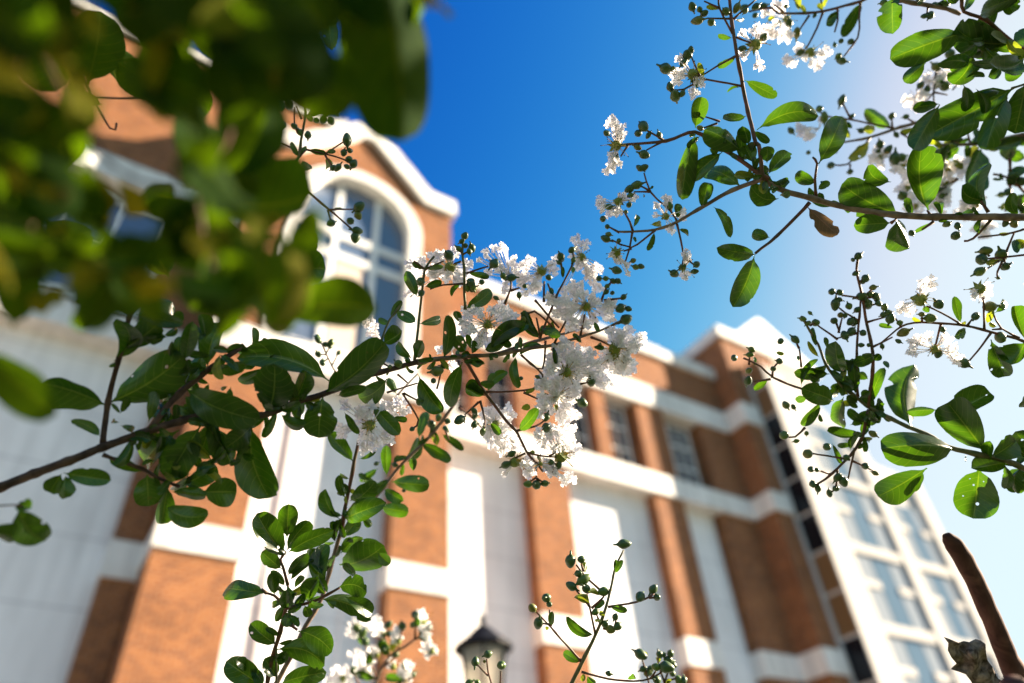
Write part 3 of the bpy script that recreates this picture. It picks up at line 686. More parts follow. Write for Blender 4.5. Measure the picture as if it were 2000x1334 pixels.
# ---- large sunlit leaves in the top right corner
Mx = Plant('branch with very large glossy leaves crowding the top right corner', 0.57, (2120, 130), slope=(0, 0), seed=5)
Mx.T(1500, 0).stem([(2500, 500), (2100, 400), (1990, 390), (1900, 330), (1780, 220), (1700, 150), (1530, 90), (1515, 0), (1510, -80)], 5, 3, TWIG)
Mx.stem([(2500, 620), (2100, 640), (1940, 680), (1900, 690)], 3, 2, GTWIG, 'twig')
Mx.leaf(1540, 255, 935, 490, 250, roll=0.25, prof=0.95)
Mx.leaf(1935, 330, 1470, 215, 240, bend=-0.12, roll=-0.2, prof=0.9)
Mx.leaf(1930, 680, 1290, 990, 290, roll=0.3, prof=0.9)
Mx.leaf(2010, 640, 1900, 1050, 250, roll=-0.2)
Mx.leaves('1230,490,1060,635,115 1340,815,1105,1200,175 1335,810,1125,840,95 1600,420,1450,660,190,-0.12 2000,455,1610,530,160,-0.12 1800,290,1545,400,135,-0.15 1830,340,1600,440,95 1870,760,1700,1130,180 2010,550,1850,565,125 1820,530,1700,600,90 2020,-40,1600,70,150 1830,-60,1900,90,120 1520,-30,1400,-5,70 1530,90,1560,20,60 1990,380,2060,200,150 2000,700,2080,1000,200 1990,500,2100,600,150')
Mx.leaf(1900, 330, 1730, 270, 60, m=LEAFY, roll=0.8)

# ---- blurred twigs behind, upper right
K = Plant('pale branch behind the main right branch with thin yellow-green leaves and pinkish white flowers', 0.80, (2130, 255), seed=7)
K.T(1500, 0).stem([(2500, 1000), (2100, 1045), (1990, 1050), (1700, 1110), (1480, 1130), (1330, 1130)], 4.5, 3, BARK)
K.stem([(1330, 900), (1150, 960), (980, 1010), (800, 1070), (550, 1120)], 4.0, 2, BARK, 'side_stem')
K.stem([(1480, 1130), (1400, 1000), (1330, 900)], 3.5, 3.5, BARK, 'side_stem')
K.twigs('980,1000>830,970>650,935>480,910>380,860 650,935>590,820>575,790 1310,560>1290,720>1220,800 1290,720>1400,740 800,1070>700,1200>620,1280>520,1290 640,1280>640,1320 970,990>965,910 1150,960>1080,920 1250,1140>1340,1250 1580,1120>1550,1000 1040,1040>1130,1100 1560,560>1440,700 1300,900>1290,720')
K.buds('575,785,33 400,850,28 650,910,22 965,905,26 1075,910,22 725,1020,25 875,1125,30 935,1170,30 180,1020,28 490,1290,30 640,1340,24 1310,520,36 1380,670,40 1190,665,30 1240,700,25 525,1180,20 315,1190,20 1000,1050,22 860,1180,18 440,920,35 1340,1240,40 1470,1080,35 1420,420,40 1300,1200,30 1430,1140,30 990,1240,45 1040,1230,35')
K.leaves('965,1000,760,830,105 795,1110,580,1230,95,0,y 830,980,750,1040,80,0,y 640,1080,550,970,62,0,y 1150,1000,1040,1030,50,0,y 1720,1160,1950,1100,95 1950,1080,1840,1240,120 1320,1060,1250,1110,60,0,y 620,940,560,920,40,0,y 660,1000,600,960,45 1500,1150,1400,1230,80 1300,700,1360,600,60 600,1080,560,1010,50')
K.leaf(1665, 1150, 1450, 1530, 200)
K.flower(400, 1000, '290,1040,60 250,1000,45 330,1060,40 420,930,35', 0, 0)
for cx_, cy_ in ((1300, 600), (1150, 760), (1450, 560)): K.flower(cx_, cy_, f'{cx_-60},{cy_+20},55 {cx_+50},{cy_-20},50 {cx_+10},{cy_+60},50', 0, 5)
K.T(1500, 250)
for cx_, cy_ in ((870, 230), (1150, 610), (1340, 590), (1400, 330), (1550, 640), (1680, 780), (1050, 300), (1250, 480), (1380, 430), (1600, 560), (1090, 470), (1500, 300)): K.flower(cx_, cy_, f'{cx_-50},{cy_+10},50 {cx_+45},{cy_-25},50 {cx_+10},{cy_+50},45 {cx_-20},{cy_-50},40', 24, 4)
K.twigs('1890,240>1885,650 2050,560>1900,400>1760,360 1480,400>1350,480>1300,520 1880,450>2000,330 1900,560>1850,650 1350,330>1250,250>1200,170 2100,500>1950,600>1800,620', 3, 2)
K.buds('1050,530,36 1380,515,36 1260,210,35 1340,210,40 1960,420,40 1970,580,30 1870,500,30 1680,330,30 1620,600,30 1250,200,30 1370,290,26 1900,370,30 1820,520,26 1990,640,30 1330,480,24')
K.leaves('2010,240,1880,200,95 1880,420,1990,300,90 1900,600,2000,520,80 1400,540,1300,500,50 1860,380,1930,440,70 2050,620,1930,650,90 1800,60,1730,180,110,0,y 2050,130,1940,60,100 1880,660,1850,590,50')

# ---- flowering twig along the top edge
Lb = Plant('flowering twig along the top edge with soft white blossoms, behind the upright stem', 0.74, (1680, -25), seed=9)
Lb.T(1500, 0).stem([(900, -120), (800, -30), (720, 10), (600, 45), (440, 85), (300, 100), (80, 105), (20, 60), (-150, 90)], 3.2, 2, TWIG)
Lb.twigs('430,95>380,220>320,340>290,380 320,120>240,240 720,10>715,150>700,290>590,440 540,60>545,160>520,250 120,100>40,30 420,80>410,-20 300,100>170,-40')
Lb.buds('225,260,34 250,410,26 165,180,28 90,180,16 550,440,27 575,475,30 645,325,26 570,320,20 520,350,16 365,120,16 -40,50,30 -190,60,28 -100,120,22 140,50,18')
Lb.leaves('560,80,420,220,75 740,10,580,290,95 240,85,230,-20,50,0,y 420,80,400,20,42,0,y 60,120,0,160,32,0,y 440,60,450,-20,35,0,y 300,110,270,60,30,0,y')
Lb.flower(330, 410, '180,490,45 150,470,40 420,430,45 390,500,52 240,380,40 460,400,45 340,500,30 290,450,30', 40, 8)
Lb.flower(150, 150, '90,270,60 30,260,55 150,290,50 60,60,55 110,40,50 -20,100,40 60,180,35', 30, 6)
Lb.flower(-60, 220, '-90,250,55 -40,280,50 20,220,45', 20, 4)
Tp = Plant('grey twig at the top edge with one broad bitten leaf hanging down', 0.66, (1740, -30), seed=10)
Tp.T(1500, 0).stem([(900, -120), (980, -30), (1080, 10), (1250, 40), (1400, 70), (1500, 110)], 5, 3.5, BARK)
Tp.twigs('1250,40>1240,110 1080,10>1000,20 1330,50>1370,10')
Tp.buds('1265,120,30 1222,125,22 1370,30,32 900,20,26 1180,10,26 1300,40,26')
Tp.leaf(975, -30, 1000, 295, 185, roll=0.25, bites=2)
Tp.leaves('1330,30,1400,20,50 1200,30,1160,-10,50')

# ---- buds near the right edge, middle
N = Plant('bare twig with five smooth oval green buds at the right edge', 0.63, (2110, 497), seed=12)
N.T(1500, 250).stem([(2400, 940), (2100, 975), (1990, 990), (1870, 1005), (1720, 1020)], 2.6, 1.8, TWIG)
N.twigs('1800,1040>1700,1105 1830,1040>1790,1120>1790,1160 1850,990>1900,860>1920,820 2000,790>1900,820>1640,850 1730,1000>1700,970 1840,1010>1855,1070')
N.buds('1695,960,38 1665,1025,48 1650,1120,38 1820,990,44 1855,1080,30 1920,740,26 1795,1170,14')
N.leaves('1815,1030,1700,1060,52,0,y 1920,870,1945,985,55 2020,880,1950,930,90,0,y 2020,1170,1935,1215,80 1900,820,1800,830,30,0,y')

# ---- thin branch entering at right, with faded blossoms
J = Plant('thin right edge branch with faded white blossoms and oval buds, above the round leaves', 0.62, (2110, 690), seed=14)
J.T(1750, 450).stem([(1500, 1000), (1100, 900), (1000, 870), (940, 845), (740, 790), (540, 745), (350, 728), (200, 715), (80, 735), (0, 780), (-120, 880)], 3.6, 1.6, TWIG)
J.twigs('510,735>300,615>240,590 560,745>610,680 350,735>310,890>300,930 690,775>685,560>675,520 740,800>640,940>565,1030 960,840>820,760>760,650 820,765>750,770 200,715>200,670 40,760>-10,680')
J.buds('330,575,38 620,670,33 735,595,45 815,835,45 530,1035,42 330,960,32 265,685,40 200,655,22 365,775,22 20,865,20 -45,690,38 -90,600,26 30,720,24 -60,640,24 60,795,36')
J.leaves('505,730,465,515,65 545,765,440,830,70 740,850,840,1110,155 770,645,885,535,65 710,725,745,635,50,0,y 720,730,800,740,45,0,y 1010,860,900,610,130 1010,870,920,1060,200 540,745,515,710,40,0,y 200,715,130,680,32,0,y -20,760,-130,740,40 260,640,220,600,50')
J.flower(190, 540, '270,400,55 200,410,34 60,600,55 110,630,45 260,440,45 30,610,35 200,460,30', 55, 10)
J.flower(300, 925, '180,860,60 120,950,50 440,930,60 400,850,45 250,820,40 470,1000,55 380,830,35 130,870,45', 34, 6)
J.flower(655, 460, '690,510,45 620,490,40 720,430,35 730,500,30 610,520,30', 46, 5)

# ---- bushy branch, right middle
I = Plant('bushy right branch with round light green leaves and a spray of dark bud stalks', 0.64, (2120, 930), slope=(-0.05, 0), ref=(1700, 800), seed=16)
I.T(1500, 700).stem([(2500, 960), (2100, 885), (2000, 860), (1870, 800), (1700, 760), (1540, 725), (1400, 690), (1230, 590), (1080, 530), (900, 440), (770, 370), (650, 270), (580, 220), (480, 90), (430, 0), (390, -110), (300, -260), (260, -330)], 6.5, 2.0, GTWIG)
I.stem([(780, 380), (815, 100), (820, 0), (812, -90), (760, -320), (740, -460), (700, -620), (690, -700), (705, -780), (705, -820)], 3.6, 2.0, TWIG, 'side_stem')
I.stem([(700, 300), (690, 120), (700, -180), (712, -330), (722, -460)], 3.0, 2.0, TWIG, 'side_stem')
I.stem([(330, 260), (255, 235), (40, 150), (-60, 60), (-190, 0)], 2.4, 1.8, TWIG, 'side_stem')
I.stem([(790, 400), (760, 500), (740, 600), (690, 700), (590, 810), (450, 940), (370, 990)], 3.6, 2.0, TWIG, 'side_stem')
I.twigs('640,790>350,740 680,700>630,920>610,960 660,800>850,890 480,900>340,860 540,870>530,1000>480,1060 290,540>210,610>130,610')
I.buds('310,745,38 335,865,26 380,870,18 350,980,30 390,1015,28 540,930,30 590,960,34 480,1050,28 530,1015,27 760,840,28 835,895,20 610,775,28 820,590,30 125,600,40 300,585,18 140,365,28 220,645,18 200,380,20 460,690,34')
I.leaves('510,330,290,240,165 410,340,265,530,85 590,300,535,550,125 700,350,610,290,75 770,440,890,470,95 760,500,620,400,75 740,600,450,600,85 740,610,760,500,65 1320,400,1085,400,80 500,660,550,800,42 700,710,765,665,32 400,430,430,490,32 1530,790,1560,780,40 2040,700,1920,560,170 1920,690,2010,780,85 2060,360,1975,330,110 850,500,880,330,60 640,520,740,470,70 300,300,210,340,60 830,400,760,260,80 560,100,650,250,80')
I.leaf(1130, 545, 1180, 10, 240, bend=-0.13, roll=0.3, bites=2)
I.leaf(1340, 480, 1710, 320, 190, roll=-0.4, bites=1, dz=0.01)
I.leaf(1700, 735, 1430, 370, 280, roll=0.15, prof=1.1)
I.leaf(1220, 900, 1145, 1040, 55)
I.leaf(1240, 855, 855, 1080, 225, roll=0.2, dz=0.01, prof=1.1)
I.leaf(1455, 710, 890, 700, 270, roll=0.35, prof=1.05)
I.leaf(1730, 775, 1920, 640, 170, roll=0.4)
I.leaf(1650, 850, 1600, 1250, 310, roll=0.1, prof=1.1)
I.leaf(1855, 815, 1550, 890, 155, roll=0.3)
I.leaf(2050, 960, 1850, 1000, 95, bites=3)
I.T(1400, 480).twigs('1130,410>990,390>900,360 1110,590>1030,540>1000,520>950,480 950,680>980,560 1100,680>940,720 930,590>960,680 1140,400>1220,330 1140,410>1240,400 1170,470>1260,450 1170,600>1300,560 1220,790>1370,710 940,730>760,600 730,620>670,570 730,620>770,600 640,800>610,730 430,1030>440,950>485,905 250,930>265,820 420,1040>290,1060 1110,280>1160,250 660,950>640,790')
I.buds('1105,80,30 1062,110,18 1160,255,32 1140,280,22 1085,215,22 898,358,30 960,365,26 925,455,38 955,420,22 915,585,28 965,540,24 1030,470,26 1000,545,20 1045,590,32 1070,600,28 1125,395,34 1220,325,25 1240,395,32 1260,450,25 1175,455,40 1195,380,24 1095,500,24 1050,670,36 1000,700,32 1140,680,26 1125,775,20 670,570,23 770,600,30 710,605,20 728,525,16 610,730,30 497,745,27 270,810,26 255,850,24 135,875,27 250,975,26 243,1055,32 488,900,26 440,960,24 1300,540,27 1345,535,27 1290,785,20 1185,775,17')
I.leaves('860,800,850,710,38 780,790,740,640,42 990,1000,930,740,140 1080,1160,1060,880,90 880,1000,590,980,100 660,1100,785,890,50,-0.15 800,870,680,750,42,0,y 1230,850,1090,920,100 1180,1040,1110,990,65 1200,1240,1290,950,85 400,1050,290,1125,50 460,830,525,845,34,0,y 1230,900,1270,840,60 960,900,1080,1000,90 700,1000,820,1060,90 640,900,640,850,30 290,940,290,870,28 1040,990,1000,900,80 900,1180,960,1080,80 1340,960,1310,910,40')

G.fill(26, 1300, 2000, 200, 480, (70, 140), [(1360, 262), (1440, 307), (1490, 345), (1530, 372)])
G.fill(14, 1500, 2000, 250, 520, (80, 150), [(1590, 389), (1750, 420), (1990, 425)])
Mx.fill(22, 1700, 2060, -20, 330, (130, 260), [(1990, 100), (1950, 60), (1900, 90), (1880, 170), (1960, 180)])
K.fill(34, 1600, 2050, 230, 480, (70, 150), [(2000, 262), (1925, 277), (1870, 282), (1830, 300), (1960, 350), (1990, 420)], 0.25)
I.fill(34, 1560, 1900, 640, 960, (70, 150), [(1607, 700), (1650, 765), (1690, 790), (1730, 812), (1685, 850), (1660, 880)], 0.15)
I.fill(10, 1800, 2060, 820, 990, (140, 230), [(1930, 900), (2000, 915), (2060, 925)])

# ---- main left branch with the white flower heads
A_ = Plant('thick dark branch rising from the left edge to the large white flower heads', 0.60, (-140, 1010), slope=(0.14, 0), ref=(900, 700), seed=21)
A_.T(0, 0, 1).stem([(-140, 1010), (0, 952), (95, 915), (200, 874), (300, 838), (380, 815), (440, 815), (500, 812), (530, 806), (575, 787), (625, 771), (660, 759), (690, 747), (725, 732), (775, 717), (815, 707)], 10.0, 5.2, DBARK)
A_.stem([(815, 707), (862, 700), (912, 696), (975, 692), (1037, 680), (1080, 674), (1132, 658), (1166, 648), (1190, 638), (1212, 627)], 5.2, 2.0, BARK, 'side_stem')
A_.stem([(965, 693), (1025, 673), (1062, 662), (1100, 652), (1140, 640)], 4.0, 2.5, BARK, 'side_stem', dz=0.03)
A_.T(0, 600).stem([(805, 1060), (840, 750), (905, 480), (950, 330), (1000, 120), (1020, 60), (1090, -20), (1160, -120)], 5.5, 4.0, DBARK, 'side_stem')
A_.stem([(1170, 960), (1300, 780), (1450, 630), (1600, 510), (1750, 400), (1900, 300)], 6, 5, DBARK, 'side_stem')
A_.stem([(800, 1150), (1100, 1260), (1250, 1340), (1400, 1400)], 4, 3, DBARK, 'side_stem')
A_.twigs('600,-40>720,-80>880,-10>1000,60', 3.5, 3)
A_.leaves('960,330,1245,130,185 830,765,345,565,235,0.1 780,1010,565,900,82,0.15 1160,900,1195,670,92 1400,660,1255,720,150 1440,420,1500,100,125 1410,450,1385,230,85 1440,620,1545,380,125 1620,470,1725,110,170 1420,850,1290,920,80 1110,1285,860,1185,85 1000,80,900,-150,150 1060,110,1340,-60,180 1020,60,960,-180,110 1060,60,1440,130,110 1060,150,1150,110,60 1450,140,1600,230,110 1440,100,1350,60,90 1600,250,1560,60,110')
A_.leaf(885, 422, 905, 75, 175, bend=0.24, roll=0.2)
A_.leaf(850, 745, 1395, 390, 340, bend=0.05, roll=-0.1, prof=1.0)
A_.leaf(1455, 635, 2020, 880, 270, bend=0.05, roll=0.1)
A_.T(250, 700).leaves('1570,180,860,-30,230,0.08 1085,80,870,215,110 1300,345,1400,100,145 1190,430,1365,520,105,0.2 960,530,790,690,165 965,690,830,725,60 890,740,985,800,62 400,560,125,830,200 600,520,800,820,190 790,830,885,790,50 420,995,695,850,155 580,1040,850,1040,230 150,905,170,1150,210 310,1000,255,1270,140 340,1040,595,1080,100 680,90,920,30,105 650,500,560,800,170 700,560,760,760,120 480,120,560,40,90')
A_.leaf(1100, 400, 1130, 60, 300, roll=-0.25, bend=0.08)
A_.leaf(1520, 300, 1480, 615, 265, roll=0.15, prof=1.15)
A_.leaf(965, 515, 1105, 1040, 290, bend=0.1, roll=0.1, prof=1.1)
A_.leaf(565, 530, 290, 940, 270, roll=0.3)
A_.leaf(300, 1150, 635, 1230, 180, bend=0.15)
A_.T(0, 900, 6.667).leaves('830,160,1445,255,235 800,170,660,400,220 860,190,840,470,180')
A_.T(600, 450)
A_.twigs('840,1010>870,700>900,450>920,300>990,200 1230,620>1225,300>1210,180>1215,80', 3.0, 2.2, GTWIG)
A_.twigs('920,305>1065,235 910,300>830,240 1240,335>1410,280 1220,415>1060,425>960,460 1200,240>1140,260 1210,180>1190,150 1210,190>1270,160', 2, 1.6)
A_.twigs('570,880>640,700>740,560', 2.4, 1.6, GTWIG)
A_.twigs('1010,1240>1060,1050 700,1120>780,1190 580,1030>640,1060 560,1090>590,1000', 2, 1.6)
A_.buds('1105,195,44 885,400,34 890,490,28 1228,45,30 1205,85,22 1185,145,26 1285,135,30 1265,165,26 1235,120,22 1455,260,38 1275,400,32 1290,440,26 1250,450,22 1360,400,22 645,1065,20 710,1040,34 1590,370,32')
A_.leaves('860,520,765,310,92 920,440,1050,400,62 900,305,820,250,48 940,305,1060,275,42 845,720,710,640,92,0.05 870,730,1040,690,75 590,880,755,790,135 820,1000,720,880,75 850,1000,910,850,95 1060,1000,1095,670,105,0.08 1230,610,1445,460,115,0.05 1190,720,1170,620,65 1200,420,1120,510,42,0.15 1250,330,1410,370,55 1235,950,1150,830,105 1290,960,1290,850,55 1420,940,1725,730,135,-0.12 1470,820,1600,890,65 1630,980,1650,1230,75,0.06 1410,1260,1560,1080,95,-0.15 1340,1190,1460,1200,62 1385,1290,1240,1210,110 850,1020,990,1000,42 1260,1020,1380,1010,62 650,690,740,550,62 640,730,560,690,52 1520,880,1400,930,80 1280,930,1240,820,50 1920,860,1900,720,45,0,y 1820,830,1705,640,75,-0.1 1830,770,1960,810,70')
A_.leaf(125, 1275, 605, 880, 260, roll=0.25, bend=0.04)
A_.T(600, 700).leaves('870,130,1080,400,145,0.08 1210,30,1110,390,135,0.05 1385,290,1235,220,105 620,160,375,320,170,-0.1 510,360,720,590,125 240,290,440,230,80 670,460,770,490,52 290,420,400,590,62')
A_.twigs('510,360>460,460 620,270>860,190 740,270>870,480>830,540 750,270>860,330', 2, 1.6)
A_.buds('1305,415,24 1305,520,26 1370,570,28 985,175,22 1010,100,42 1065,60,26 710,50,32 645,70,20 820,550,20 880,340,32 1187,480,36 460,500,10')
# the downward flower stalk
A_.T(900, 650).stem([(30, 200), (200, 480), (370, 700), (440, 780), (510, 930), (590, 1020), (640, 1080)], 3.6, 2.0, TWIG, 'side_stem')
A_.twigs('200,465>490,450>580,430 490,465>600,515 440,765>580,730>645,690>665,665 520,935>620,960>750,970 690,960>740,930>755,900 500,940>420,980>360,1020 585,1030>590,1140 140,540>30,640 150,530>190,680>180,760 660,60>640,280>540,240>480,170 470,170>640,330>630,420 590,1130>530,1170 595,1140>650,1170 690,990>750,1030 930,400>1000,385')
A_.buds('665,740,40 665,655,32 760,890,32 760,1035,34 700,1010,25 395,945,27 350,1030,34 400,1010,26 525,1180,30 590,1185,38 655,1175,30 170,770,28 105,715,26 105,610,24 1015,380,38 945,545,38 10,670,28 470,355,18 600,345,18')
A_.leaves('450,760,565,600,90,0.1 470,590,540,575,52,0,y 500,470,570,440,35,0,y 1030,110,1125,120,42 720,100,750,240,40 230,700,310,790,60 540,950,560,910,40,0,y 600,950,620,1010,30 690,480,640,480,40 760,600,720,560,40,0,y')
A_.T(900, 450, 5.0).twigs('770,1060>870,800>960,590>1050,420>1100,300>1090,190 1000,440>980,310>977,270 1165,1040>1210,820 430,720>490,560>490,500 490,590>570,560 810,700>815,500 900,640>850,520 1370,690>1420,560>1480,500 1400,680>1580,660 1270,1045>1370,1080>1470,1130 890,1150>940,1260 910,1110>1030,880 780,1050>740,850 600,860>720,790>960,1000 720,680>960,950 1480,930>1560,890', 2.4, 1.8)
A_.buds('1085,190,34 977,260,44 1100,290,28 960,315,24 495,460,42 415,445,32 625,545,27 570,635,27 325,325,48 100,515,40 65,560,27 125,570,32 205,505,27 345,660,24 860,460,34 1560,760,54 1610,870,56 1635,765,30 1590,650,32 1485,495,32 1535,495,32 1430,545,27 1415,470,27 1480,610,24 605,820,24 610,875,32 205,510,24 1350,470,30 1420,600,26')
A_.leaves('890,870,920,1050,55,0,y 1090,420,1090,350,50 1000,470,1000,360,40 1300,890,1350,990,50 870,560,930,640,50 380,1130,660,930,150,-0.1 470,1090,300,1040,90 780,1060,640,790,110,-0.12 960,1000,780,960,100 560,1230,780,1140,80,-0.15 1320,1140,1380,1120,60 1180,1100,1100,1010,50 920,1230,930,1300,40 230,1170,430,1120,90 110,900,100,1000,60')
def FL(*a, **k): return A_.flower(*a, **k)
FL(260, 920, '90,800,88 60,970,92 30,880,60 220,1060,95 160,1100,60 370,800,80 470,830,92 480,960,95 470,900,60 180,800,60 400,740,60 300,780,50', 46, 26)
FL(1220, 745, '1080,560,75 1160,540,60 1030,740,112 900,680,75 860,640,50 1090,930,82 1300,680,75 1420,800,112 1450,740,70 1200,900,75 930,790,62 1290,860,65 1120,640,70 1040,840,80 1200,620,50 1480,700,50', 50, 26)
FL(1500, 1160, '1500,1020,100 1620,1010,92 1740,1080,92 1640,1130,80 1600,1240,92 1440,1210,82 1640,1290,70 1560,1080,70 1700,1160,60 1780,1040,45', 62, 16)
A_.T(900, 650)
FL(820, 310, '800,130,92 760,200,92 870,200,82 960,180,80 930,290,82 1000,230,72 1060,330,70 1120,390,65 720,240,60 680,290,50 880,120,60 1020,160,50 850,260,70 1000,300,60', 46, 14)
FL(750, 500, '700,400,82 640,380,72 800,400,82 870,440,82 880,380,72 680,570,82 640,520,62 820,560,82 860,640,82 790,640,72 900,480,52 740,480,70 620,620,50 600,410,45 760,360,60', 30, 12)
FL(780, 965, '740,800,82 820,830,82 860,900,72 660,850,62 850,760,62 700,760,62 610,780,46 780,880,60 620,830,45', 52, 14)
FL(1200, 180, '1250,270,82 1300,220,72 1180,270,60 1150,210,60 1330,290,50 1090,230,60', 30, 8)
FL(620, 1020, '520,1050,70 520,1000,52 680,1040,62 720,1090,52 850,1130,62 810,1150,46 540,1100,50', 20, 5)
FL(270, 720, '250,620,80 370,620,75 330,680,80 220,700,60 270,860,80 370,860,80 290,790,80 400,800,60 200,790,60 180,640,50 430,880,50 320,920,50', 40, 10, dz=0.02)
FL(420, 1010, '345,1110,22 330,1100,15', 42, 10)
A_.T(900, 450, 5.0)
FL(480, 450, '240,210,50 320,170,46 400,160,56 440,190,30 180,290,36 250,250,30 500,320,56 380,370,62 270,410,50 450,570,62 540,400,50 440,500,52 520,270,35', 0, 0, dz=0.05)
FL(790, 400, '620,340,72 680,290,56 610,450,72 720,480,82 640,580,76 720,560,72 900,340,62 910,400,56 930,270,42 580,510,50 760,540,50', 56, 10, dz=0.05)
FL(1180, 260, '1120,90,60 1210,140,62 1130,180,42 1150,340,62 1260,400,76 1330,380,66 1200,320,52 1290,520,52 1340,560,62 1000,600,52 1080,240,42 1300,450,52 1240,460,40', 44, 10, dz=0.04)
A_.T(600, 450)
FL(1115, 290, '900,260,62 1000,220,72 1040,190,62 970,320,62 1080,350,62 1200,350,62 1250,270,52 1160,170,50 790,260,40 790,500,46 1000,350,60 1180,400,50 930,310,50', 50, 6, dz=0.04)
FL(490, 760, '490,720,62 510,790,62 460,720,42 540,840,40', 0, 0, dz=0.03)
FL(1130, 940, '1030,930,40 1140,880,46 1120,900,40 1130,1050,42 1150,1080,42', 0, 0, dz=0.05)
A_.T(600, 700)
FL(490, 520, '430,440,80 480,400,70 440,600,66 500,670,62 440,700,50 620,620,66 280,560,66 300,370,50 590,380,40 540,640,34', 46, 10)
FL(700, 380, '730,360,70 760,410,60 640,380,50 600,360,50 680,420,50', 0, 0, dz=0.05)

A_.fill(46, 180, 640, 600, 1000, (110, 240), [(235, 860), (300, 838), (380, 815), (440, 815), (530, 806), (600, 778), (350, 740), (450, 680)])
A_.fill(18, 260, 560, 600, 760, (110, 220), [(250, 630), (330, 660), (400, 700), (470, 680), (560, 690)])
A_.fill(16, 280, 520, 860, 1010, (110, 220), [(290, 910), (340, 930), (400, 920), (420, 890)])
A_.fill(30, 640, 1100, 560, 860, (50, 110), [(690, 747), (775, 717), (862, 700), (912, 696), (975, 692), (1037, 680)])
A_.fill(44, 180, 640, 600, 1000, (70, 150), [(235, 700), (235, 860), (300, 838), (380, 815), (440, 815), (530, 806), (600, 778), (350, 740), (300, 900), (380, 920)])
# ---- sprigs rising from below, left
B_ = Plant('upright sprig with small paired leaves rising behind the glossy front sprig', 0.66, (500, 1400), seed=25)
B_.T(600, 700).stem([(450, 500), (400, 650), (370, 800), (340, 960), (300, 1150), (270, 1334)], 3.2, 4.0, TWIG)
B_.T(400, 1000).stem([(1070, 130), (1020, 290), (960, 520), (890, 720), (780, 900), (690, 1090), (560, 1334), (400, 1600)], 4.2, 5.5, BARK)
B_.T(400, 850).leaves('1160,210,965,15,115 1200,185,1345,110,38,0.1 1095,490,1050,320,72,-0.08 1055,655,955,425,105,-0.1 1130,510,1330,370,140 1090,650,1365,520,160,0.06 1240,640,1295,715,62 1080,790,1210,650,115 1040,740,960,680,62 1050,1010,1400,840,260,0.05 1350,920,1445,1005,90 1100,830,1240,790,55 1010,830,1020,680,52 1060,920,1180,800,120 1180,1100,1100,1010,60 1150,460,1160,420,45,0,y')
B_.T(600, 700).leaves('620,920,600,680,82 830,880,820,790,62')
Bb = Plant('soft leafy twig below the white flowers, in front of an orange brick pier', 0.74, (760, 900), seed=26)
Bb.T(600, 700).stem([(1180, 300), (1080, 450), (930, 640), (750, 810), (660, 920), (600, 1000), (520, 1100)], 3.4, 2.6, BARK)
Bb.twigs('700,290>860,120 1180,380>1260,440>1380,560 1080,560>1110,640', 2.2, 1.8)
Bb.buds('1025,460,27 970,515,32 1095,490,24 540,820,20 685,830,22 755,1030,17 1310,440,26')
Bb.leaves('870,625,925,385,85 740,810,880,620,100,0.15 880,660,1120,770,95 1050,590,1215,700,65 660,960,945,990,135 640,940,480,1070,75 600,1020,765,1110,95 570,1160,785,1200,115 570,1000,400,900,60 550,860,400,960,60 1100,580,1090,500,50 700,280,640,140,70')

C2 = Plant('sharp front sprig with glossy dark leaves standing upright from the bottom edge', 0.60, (520, 1420), seed=27)
C2.T(400, 1000).stem([(450, 1600), (480, 1400), (510, 1200), (570, 1000), (600, 880), (630, 770), (645, 750)], 4.6, 3.6, TWIG)
C2.stem([(560, 1400), (560, 1050), (590, 900)], 2.5, 2, GTWIG, 'twig')
C2.twigs('645,750>540,650>470,630 645,750>800,710>900,670>1050,590 650,575>610,430>590,370>630,310 640,750>650,660>650,575 650,870>720,920 480,630>440,600', 3.2, 2.4)
C2.leaves('485,632,145,540,170,-0.14 640,755,640,575,105 545,645,530,455,95 625,575,525,460,62 600,445,445,310,125 640,205,650,-40,155 640,335,485,250,95 640,300,790,70,140 645,495,800,320,95 665,540,845,380,62,-0.1 920,490,825,280,115 780,695,890,520,140 700,725,775,620,62 1090,660,1305,790,120 780,730,815,815,75 660,770,640,900,85,0.08 560,1035,355,870,140,-0.05 730,930,1000,1090,190,-0.1 560,1290,455,1140,125 480,1380,165,1165,190 370,1210,465,1340,82 330,1230,250,1150,82 590,1345,915,1280,160,-0.08 950,700,1000,740,60 560,1180,640,1090,90')
C2.leaf(622, 335, 395, 15, 200, roll=0.2, bend=-0.05, prof=1.15)
C2.leaf(650, 315, 1000, 150, 140, roll=0.1, bend=-0.05)
C2.leaf(930, 630, 945, 240, 150, bend=-0.14, roll=0.1)
C2.leaf(1040, 590, 1265, 625, 170, bend=-0.2, roll=0.2, bites=2)
C2.leaf(895, 680, 1300, 850, 150, bend=-0.1, roll=0.1)
C2.leaf(560, 1075, 940, 1190, 190, bend=-0.15, roll=0.2)

